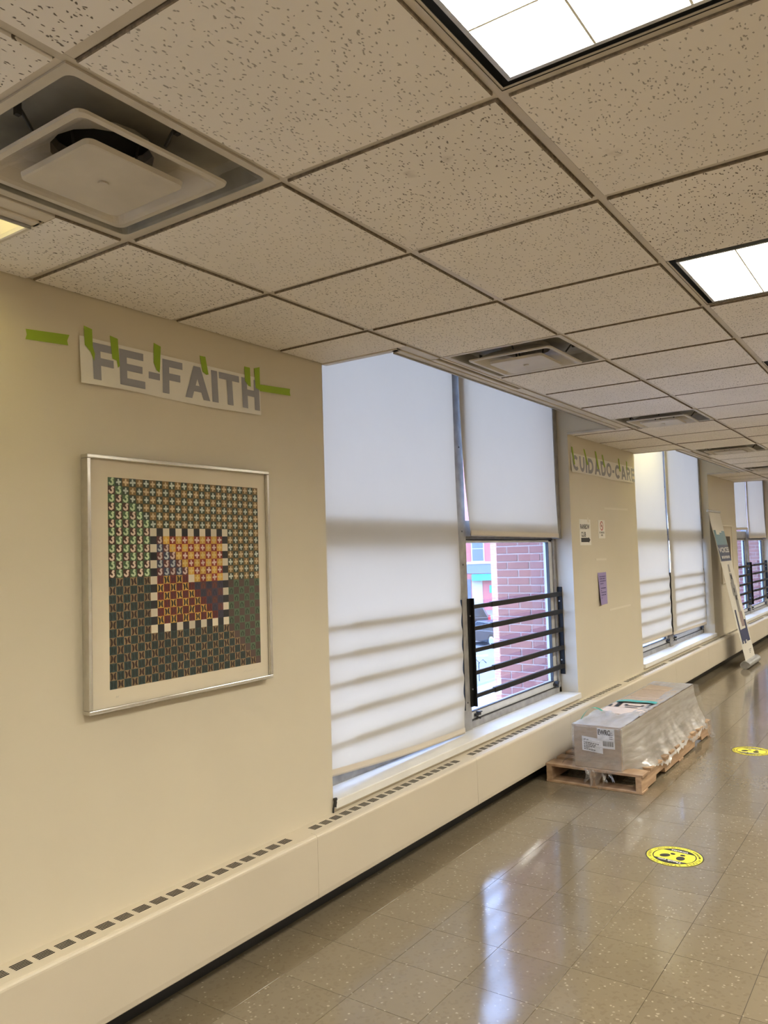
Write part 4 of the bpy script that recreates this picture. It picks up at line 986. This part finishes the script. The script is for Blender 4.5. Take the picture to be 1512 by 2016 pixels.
# floor stickers
def make_sticker(label, cx, cy, ang, R=.143):
    r = empty('floor_sticker', (cx, cy, 0), label, 'floor sticker', 'yellow distancing floor stickers')
    ca, sa = math.cos(ang), math.sin(ang)
    def W(p, z): return (cx+ca*p[0]-sa*p[1], cy+sa*p[0]+ca*p[1], z)
    def disc(r0, r1, z, n=48):
        b = B()
        for q in range(n):
            a, b2 = 2*PI*q/n, 2*PI*(q+1)/n
            if r0 == 0: b.poly([W((0, 0), z), W((r1*math.cos(a), r1*math.sin(a)), z), W((r1*math.cos(b2), r1*math.sin(b2)), z)])
            else: b.poly([W((r0*math.cos(a), r0*math.sin(a)), z), W((r1*math.cos(a), r1*math.sin(a)), z), W((r1*math.cos(b2), r1*math.sin(b2)), z), W((r0*math.cos(b2), r0*math.sin(b2)), z)])
        return b
    base = B().loft([[W((R*math.cos(2*PI*q/48), R*math.sin(2*PI*q/48)), z) for q in range(48)] for z in (.0002, .0008)], cap=True).build('disc', M_yellow, r)
    k = disc(R*.955, R, .0010).build('outer_ring', M_vblack, r)
    disc(R*.715, R*.755, .0010).build('inner_ring', M_vblack, r)
    def seg_cap(h, sgn):
        b = B(); rr_ = R*.72; a0 = math.asin(h/rr_); pts = [(rr_*math.cos(a), sgn*rr_*math.sin(a)) for a in [a0+(PI-2*a0)*q/16 for q in range(17)]]
        b.poly([W(p, .0010) for p in pts]); return b
    seg_cap(R*.40, 1).build('text_band', M_vblack, r); seg_cap(R*.44, -1).build('text_band', M_vblack, r)
    tx = B().add_mesh(text_mesh('Thank you', R*.20, R*.004), lambda v: W((v[0]*1.0, R*.50+v[1]), .0014)).add_mesh(text_mesh('Gracias', R*.20, R*.004), lambda v: W((v[0], -R*.54+v[1]), .0014))
    tx.build('greeting_text', M_vwhite, r)
    rim = B()
    def arc_text(s, span, top, size):
        n = len(s)
        for i_, ch in enumerate(s):
            if ch == ' ': continue
            t_ = (i_+.5)/n - .5
            a = PI/2 - t_*span if top else -PI/2 + t_*span
            ro_ = a - PI/2 if top else a + PI/2
            rad = R*.855; c_, s_ = math.cos(ro_), math.sin(ro_)
            rim.add_mesh(text_mesh(ch, size, R*.004), lambda v: W((rad*math.cos(a)+c_*v[0]-s_*v[1], rad*math.sin(a)+s_*v[0]+c_*v[1]), .0012))
    arc_text('PLEASE STAND 6FT APART', math.radians(196), True, R*.17); arc_text('MANTENGASE A 6 PIES DE DISTANCIA', math.radians(148), False, R*.105)
    rim.build('rim_text', M_vblack, r)
    for (x, y, a) in ((-.24, -.02, .10), (.24, -.02, -.62)):
        # a = turn of each shoe print; toes point to the greeting
        ca_, sa_ = math.cos(a), math.sin(a); ft = B()
        for (oy, rx, ry) in ((.13, .15, .20), (-.20, .095, .085)):
            ft.poly([W((R*(x + ca_*rx*math.cos(q) - sa_*(oy+ry*math.sin(q))), R*(y + sa_*rx*math.cos(q) + ca_*(oy+ry*math.sin(q)))), .0012) for q in [2*PI*i_/18 for i_ in range(18)]])
        ft.build('shoe_print', M_vblack, r)
    return r
make_sticker('yellow and black round floor sticker nearest the camera', 1.238, 3.405, math.radians(174.7))
make_sticker('yellow and black round floor sticker cut by the right picture edge', 1.185, 5.845, math.radians(178))

# leaning roll-up banner
r = empty('roll_up_banner', (.33, 10.68, 0), 'tall white roll-up banner leaning against the third pier', 'banner')
BT0, BT1 = Vector((.030, 10.10, 2.045)), Vector((.030, 10.80, 2.045)); BB0, BB1 = Vector((.370, 10.235, .075)), Vector((.368, 10.90, .075))
def BP(u, v, lift=0.0):                # u across, v from top to bottom
    p = (BT0*(1-u)+BT1*u)*(1-v) + (BB0*(1-u)+BB1*u)*v
    p.x += .010*math.sin(v*5)*math.sin(u*3) - .035*math.sin(v*PI)*0 + lift
    return p
B().grid(lambda u, v: BP(u, v), 10, 40).grid(lambda u, v: BP(u, v, -.0012), 10, 40).build('film', M_banner, r, smooth=True)
B().box(.012, .042, 10.085, 10.815, 2.040, 2.068).build('top_rail', M_alu, r, bevel=.004)
cs = B(); cs.loft([[(.365+.062*math.cos(q)*1.0, y_, .048+.045*math.sin(q)) for q in [2*PI*i_/16 for i_ in range(16)]] for y_ in (10.19, 10.97)], cap=True); cs.build('base_cassette', M_alu, r, smooth=False)
for y_ in (10.19, 10.97):
    B().tube([(.365, y_-.006, .048), (.365, y_+.006, .048)], .05, 16).build('end_cap', M_winalu, r)
pr = B()
def patch(b, pts, lift, mi=0): b.poly([tuple(BP(u, v, lift)) for u, v in pts], mi)
def gridpatch(b, u0, u1, v0, v1, lift, n=4):
    b.grid(lambda s, t_: BP(u0+(u1-u0)*s, v0+(v1-v0)*t_, lift), n, n)
t1 = B()
for (u0, u1, v0, v1) in ((.04, .96, .155, .235), (.04, .20, .125, .155), (.66, .96, .13, .155), (.45, .66, .142, .155)): gridpatch(t1, u0, u1, v0, v1, .003)
t1.build('blue_green_swash', M_tealprint, r)
t2 = B(); gridpatch(t2, .04, .96, .225, .335, .0045); t2.build('navy_title_block', M_navy, r)
tw = B()
for txt, v in (('VOICES', .262), ('VOICES', .308)):
    tw.add_mesh(text_mesh(txt, .30, .004), lambda p: BP(.5+p[0]*.86, v-p[1]*.16, .0062)) if v < .3 else None
for q in range(6): gridpatch(tw, .15+q*.12, .22+q*.12, .300, .318, .0062, 1)
tw.build('title_text', M_vwhite, r)
fg = B()
for (u0, u1, v0, v1) in ((.46, .58, .36, .41), (.42, .62, .42, .46), (.40, .66, .46, .49), (.34, .42, .48, .57), (.44, .66, .49, .60), (.66, .72, .50, .58), (.46, .70, .60, .68)): gridpatch(fg, u0, u1, v0, v1, .003)
fg.build('photo_print', M_greyprint, r)
fg = B()
for (u0, u1, v0, v1) in ((.46, .60, .43, .46), (.48, .56, .52, .55), (.50, .64, .57, .60)): gridpatch(fg, u0, u1, v0, v1, .0042)
fg.build('photo_dark_print', M_black, r)  # darkest blotches of the printed figure
fg = B()
for (u0, u1, v0, v1) in ((.50, .78, .68, .78),): gridpatch(fg, u0, u1, v0, v1, .003)
fg.build('photo_print', simple('mauve_print', (.30, .22, .20), .5, noise=.3, nscale=20), r)
fg = B()
for (u0, u1, v0, v1) in ((.14, .26, .66, .80), (.14, .92, .795, .87), (.14, .28, .87, .885), (.40, .54, .87, .89), (.66, .92, .87, .882), (.80, .92, .74, .80)): gridpatch(fg, u0, u1, v0, v1, .003)
fg.build('navy_panel', M_navy, r)
fg = B()
for q in range(3): gridpatch(fg, .60, .82-.05*q, .935+.010*q, .940+.010*q, .003, 1)
fg.build('small_print', M_greyprint, r)

# ================================================================== OUTSIDE
GZ = -3.8
tag(B().box(-140, -10.2, -60, 160, GZ-.2, GZ).build('road', M_road), 'grey asphalt street outside the window', 'road', kind='structure')
tag(B().box(-12.6, -.34, -60, 160, GZ-.1, GZ+.12).build('pavement', M_walk), 'pale concrete pavement below the window', 'pavement', kind='structure')
ml = B()
dirv = Vector((-.4653, .8851, 0)); rt = Vector((.8851, .4653, 0))
def gp(px, py, z=GZ+.012):
    d = _f + _R*((px-756)/1560) - _U*((py-1008)/1560); t_ = (z-CAM.z)/d.z; return CAM + d*t_
for (x0, y0, x1, y1, wd_) in ((905, 1252, 985, 1247, .35), (905, 1266, 990, 1259, .35), (905, 1294, 960, 1290, .3)):
    a, b = gp(x0, y0), gp(x1, y1); n_ = Vector((dirv.x, dirv.y, 0))*wd_
    ml.poly([tuple(a-n_), tuple(b-n_), tuple(b+n_), tuple(a+n_)])
tag(ml.build('road_markings', M_line), 'white painted lines on the street', 'road marking', kind='structure')
# brick piers of this facade; single bricks laid where the windows show them
bfull = B().box(-.0965, .0965, -.012, .012, -.0285, .0285).mesh('brick', M_brick, bevel=.0025)
bhalf = B().box(-.045, .045, -.012, .012, -.0285, .0285).mesh('brick', M_brick, bevel=.0025)
for lab_, yb, ye in (('red brick pier outside the window with the half raised blind', 5.368, 7.10), ('red brick pier outside the farthest window bay', 15.268, 17.0)):
    XA, XB, CH = -.697, -.217, .0668
    r = empty('brick_pier', ((XA+XB)/2, (yb+ye)/2, GZ), lab_, 'brick pier', 'brick piers of the facade')
    B().box(XA+.004, XB, yb+.0045, ye, GZ, 9).build('pier_core', M_mortar, r)
    for cidx in range(25):
        z = .34 + CH*cidx; x = XA - (.0 if cidx % 2 == 0 else .1033)
        while x < XB - .02:
            lo = max(x, XA); hi = min(x+.1965, XB)
            if hi-lo > .02:
                o = bpy.data.objects.new('brick', bfull); COL.objects.link(o); o.parent = r; o.location = Vector(((lo+hi)/2, yb+.010+random.uniform(-.002, .002), z)) - r.location; o.scale.x = (hi-lo)/.193
            x += .2065
    B().box(XA, XB, yb-.001, yb+.004, GZ, .30).box(XA, XB, yb-.001, yb+.004, 1.98, 9).build('plain_brickwork', M_brickwall, r)
r = empty('brick_wing', (-6.2, 17.9, GZ), 'orange brick wing of the building farther along the street', 'building')
B().box(-6.78, -5.2, 17.2, 18.6, GZ, 9).build('wing_wall', brick_mat('orange_brickwork', (.62, .28, .17), (.56, .24, .15), (.62, .45, .38), 1.0), r)
B().box(-6.70, -6.60, 17.16, 17.2, -1.95, -1.55).build('notice_board', M_white, r)
# shop building across the street, built square to the line of sight
ang = math.atan2(.4653, .8851); ctr = Vector((CAM.x, CAM.y, 0)) + dirv*75
r = empty('shop_building', (ctr.x, ctr.y, GZ), 'red brick shop building with turquoise awning across the street', 'building'); r.rotation_euler = (0, 0, ang)
def lb(b, name, mt, par=None, **k):
    o = link(name, b.mesh(name, mt, **k)); o.parent = par or r; return o
zz = lambda z: z - GZ
lb(B().box(-14, 14, 0, 8, 0, 16), 'facade_wall', M_facade)
lb(B().box(-14, 14, -.18, 0, zz(.52), zz(.72)), 'cornice', M_stone)
lb(B().box(-1.9, 1.35, -.12, 0, zz(-.36), zz(.50)), 'sign_board', M_sign); lb(B().box(-7, -2.1, -.12, 0, zz(-.36), zz(.50)), 'sign_board', M_sign)
for x in (-7.2, -3.8, -.72, 2.6, 6):
    wi = lb(B().box(x, x+1.02, -.06, .05, zz(.80), zz(3.1)), 'window', M_pane)
    lb(B().box(x-.14, x+1.16, -.12, 0, zz(.70), zz(.80)).box(x-.03, x+1.05, -.09, 0, zz(1.92), zz(1.98)).box(x-.1, x, -.1, 0, zz(.8), zz(3.1)).box(x+1.02, x+1.12, -.1, 0, zz(.8), zz(3.1)), 'window_frame', M_stone, wi)
lb(B().prism([(-.95, zz(-1.0)), (0, zz(-.42)), (0, zz(-1.0))], 0, -.85, 1.32), 'awning', M_awn)
lb(B().box(-.86, .12, -.05, .02, 0, zz(-1.02)), 'shutter', M_shut1)
for q in range(9): lb(B().box(-.86, .12, -.07, -.05, .15+q*.28, .20+q*.28), 'shutter_rib', M_stone)
lb(B().box(.18, 1.3, -.05, .02, 0, zz(-1.02)), 'shutter', M_shut2)
lb(B().box(.75, 1.3, -.08, -.05, zz(-2.2), zz(-1.5)), 'wall_poster', M_awn)
lb(B().box(-2.2, -.95, -.05, .02, 0, zz(-.9)), 'shop_window', M_pane)
# vehicles
def car(label, name, loc, rot, Lc, Wc, Hc, suv):
    r = empty(name, loc, label, 'car'); r.rotation_euler = (0, 0, rot)
    def lk(b, nm, mt, par=None, **k): o = link(nm, b.mesh(nm, mt, **k)); o.parent = par or r; return o
    wb = .38
    if suv: prof = [(-Lc/2, .45), (-Lc/2, .85), (-Lc/2+.1, 1.0), (-Lc*.24, 1.08), (-Lc*.24, 1.08), (Lc/2-.05, 1.08), (Lc/2, .9), (Lc/2, .42), (Lc/2-.15, .30), (-Lc/2+.15, .30)]
    else: prof = [(-Lc/2, .40), (-Lc/2, .70), (-Lc*.25, .88), (Lc*.30, .95), (Lc/2-.02, .90), (Lc/2, .70), (Lc/2, .38), (Lc/2-.15, .26), (-Lc/2+.15, .26)]
    lk(B().prism(prof, 1, -Wc/2, Wc/2), 'body', M_carblack, bevel=.05, seg=2)
    if suv: cab = [(-Lc*.24, 1.06), (-Lc*.10, Hc-.04), (-Lc*.05, Hc), (Lc*.40, Hc-.02), (Lc*.47, 1.06)]
    else: cab = [(-Lc*.22, .88), (-Lc*.06, Hc), (Lc*.18, Hc-.02), (Lc*.36, .93)]
    cb = lk(B().prism(cab, 1, -Wc/2+.12, Wc/2-.12), 'cabin', M_carblack, bevel=.06, seg=2)
    z0, z1 = cab[0][1]+.05, Hc-.12
    for s in (-1, 1):
        lk(B().box(-Lc*.10, Lc*.10, s*(Wc/2-.12)-.012, s*(Wc/2-.12)+.012, z0, z1).box(Lc*.12, Lc*.34, s*(Wc/2-.12)-.012, s*(Wc/2-.12)+.012, z0, z1), 'side_glass', M_carglass, cb)
    xr = cab[-1][0]
    lk(B().poly([(xr-.005, -Wc/2+.25, z0), (xr-.005, Wc/2-.25, z0), (cab[-2][0]+.06, Wc/2-.3, z1), (cab[-2][0]+.06, -Wc/2+.3, z1)]), 'rear_glass', M_carglass, cb)
    for sx in (-Lc*.30, Lc*.31):
        for s in (-1, 1):
            o = lk(B().loft([[(sx+wb*math.cos(q), s*(Wc/2-.10)+t_, wb+wb*math.sin(q)) for q in [2*PI*i_/20 for i_ in range(20)]] for t_ in (-.11, .11)], cap=True), 'wheel', M_tyre)
            lk(B().loft([[(sx+.25*math.cos(q), s*(Wc/2-.10)+s*.112, wb+.25*math.sin(q)) for q in [2*PI*i_/16 for i_ in range(16)]], [(sx+.22*math.cos(q), s*(Wc/2-.10)+s*.125, wb+.22*math.sin(q)) for q in [2*PI*i_/16 for i_ in range(16)]]], cap=True), 'rim', M_rim, o)
    zt = .98 if suv else .72
    for s in (-1, 1): lk(B().box(Lc/2-.16, Lc/2+.015, s*(Wc/2-.12)-.13, s*(Wc/2-.12)+.13, zt-.12, zt+.10), 'tail_light', M_tail, bevel=.02)
    lk(B().box(Lc/2-.02, Lc/2+.06, -Wc/2+.1, Wc/2-.1, .34, .50), 'rear_bumper', M_gasket, bevel=.02); lk(B().box(Lc/2, Lc/2+.02, -.26, .26, zt-.1, zt+.06), 'number_plate', M_white)
    return r
p = gp(940, 1247, GZ); p = p + rt*(-1.45) + dirv*.9; car('dark parked SUV seen past the window mullion', 'parked_suv', (p.x, p.y, GZ), ang, 4.7, 1.85, 1.74, True)
p = gp(962, 1269, GZ) + rt*.1; car('black car in the street, rear towards the window', 'black_car', (p.x, p.y, GZ), ang-.95, 4.3, 1.75, 1.42, False)
p = gp(938, 1341, GZ+.12)
r = empty('bike_rack', (p.x, p.y, GZ+.12), 'thin dark bike rack on the pavement outside', 'bike rack')
for dx in (-.16, .12): B().tube([(p.x+dx*.88, p.y+dx*.46, GZ+.12), (p.x+dx*.88, p.y+dx*.46, GZ+.85), (p.x+dx*.88+.16, p.y+dx*.46+.08, GZ+1.0), (p.x+dx*.88+.28, p.y+dx*.46+.15, GZ+.85)], .02, 6).build('hoop', M_gasket, r)
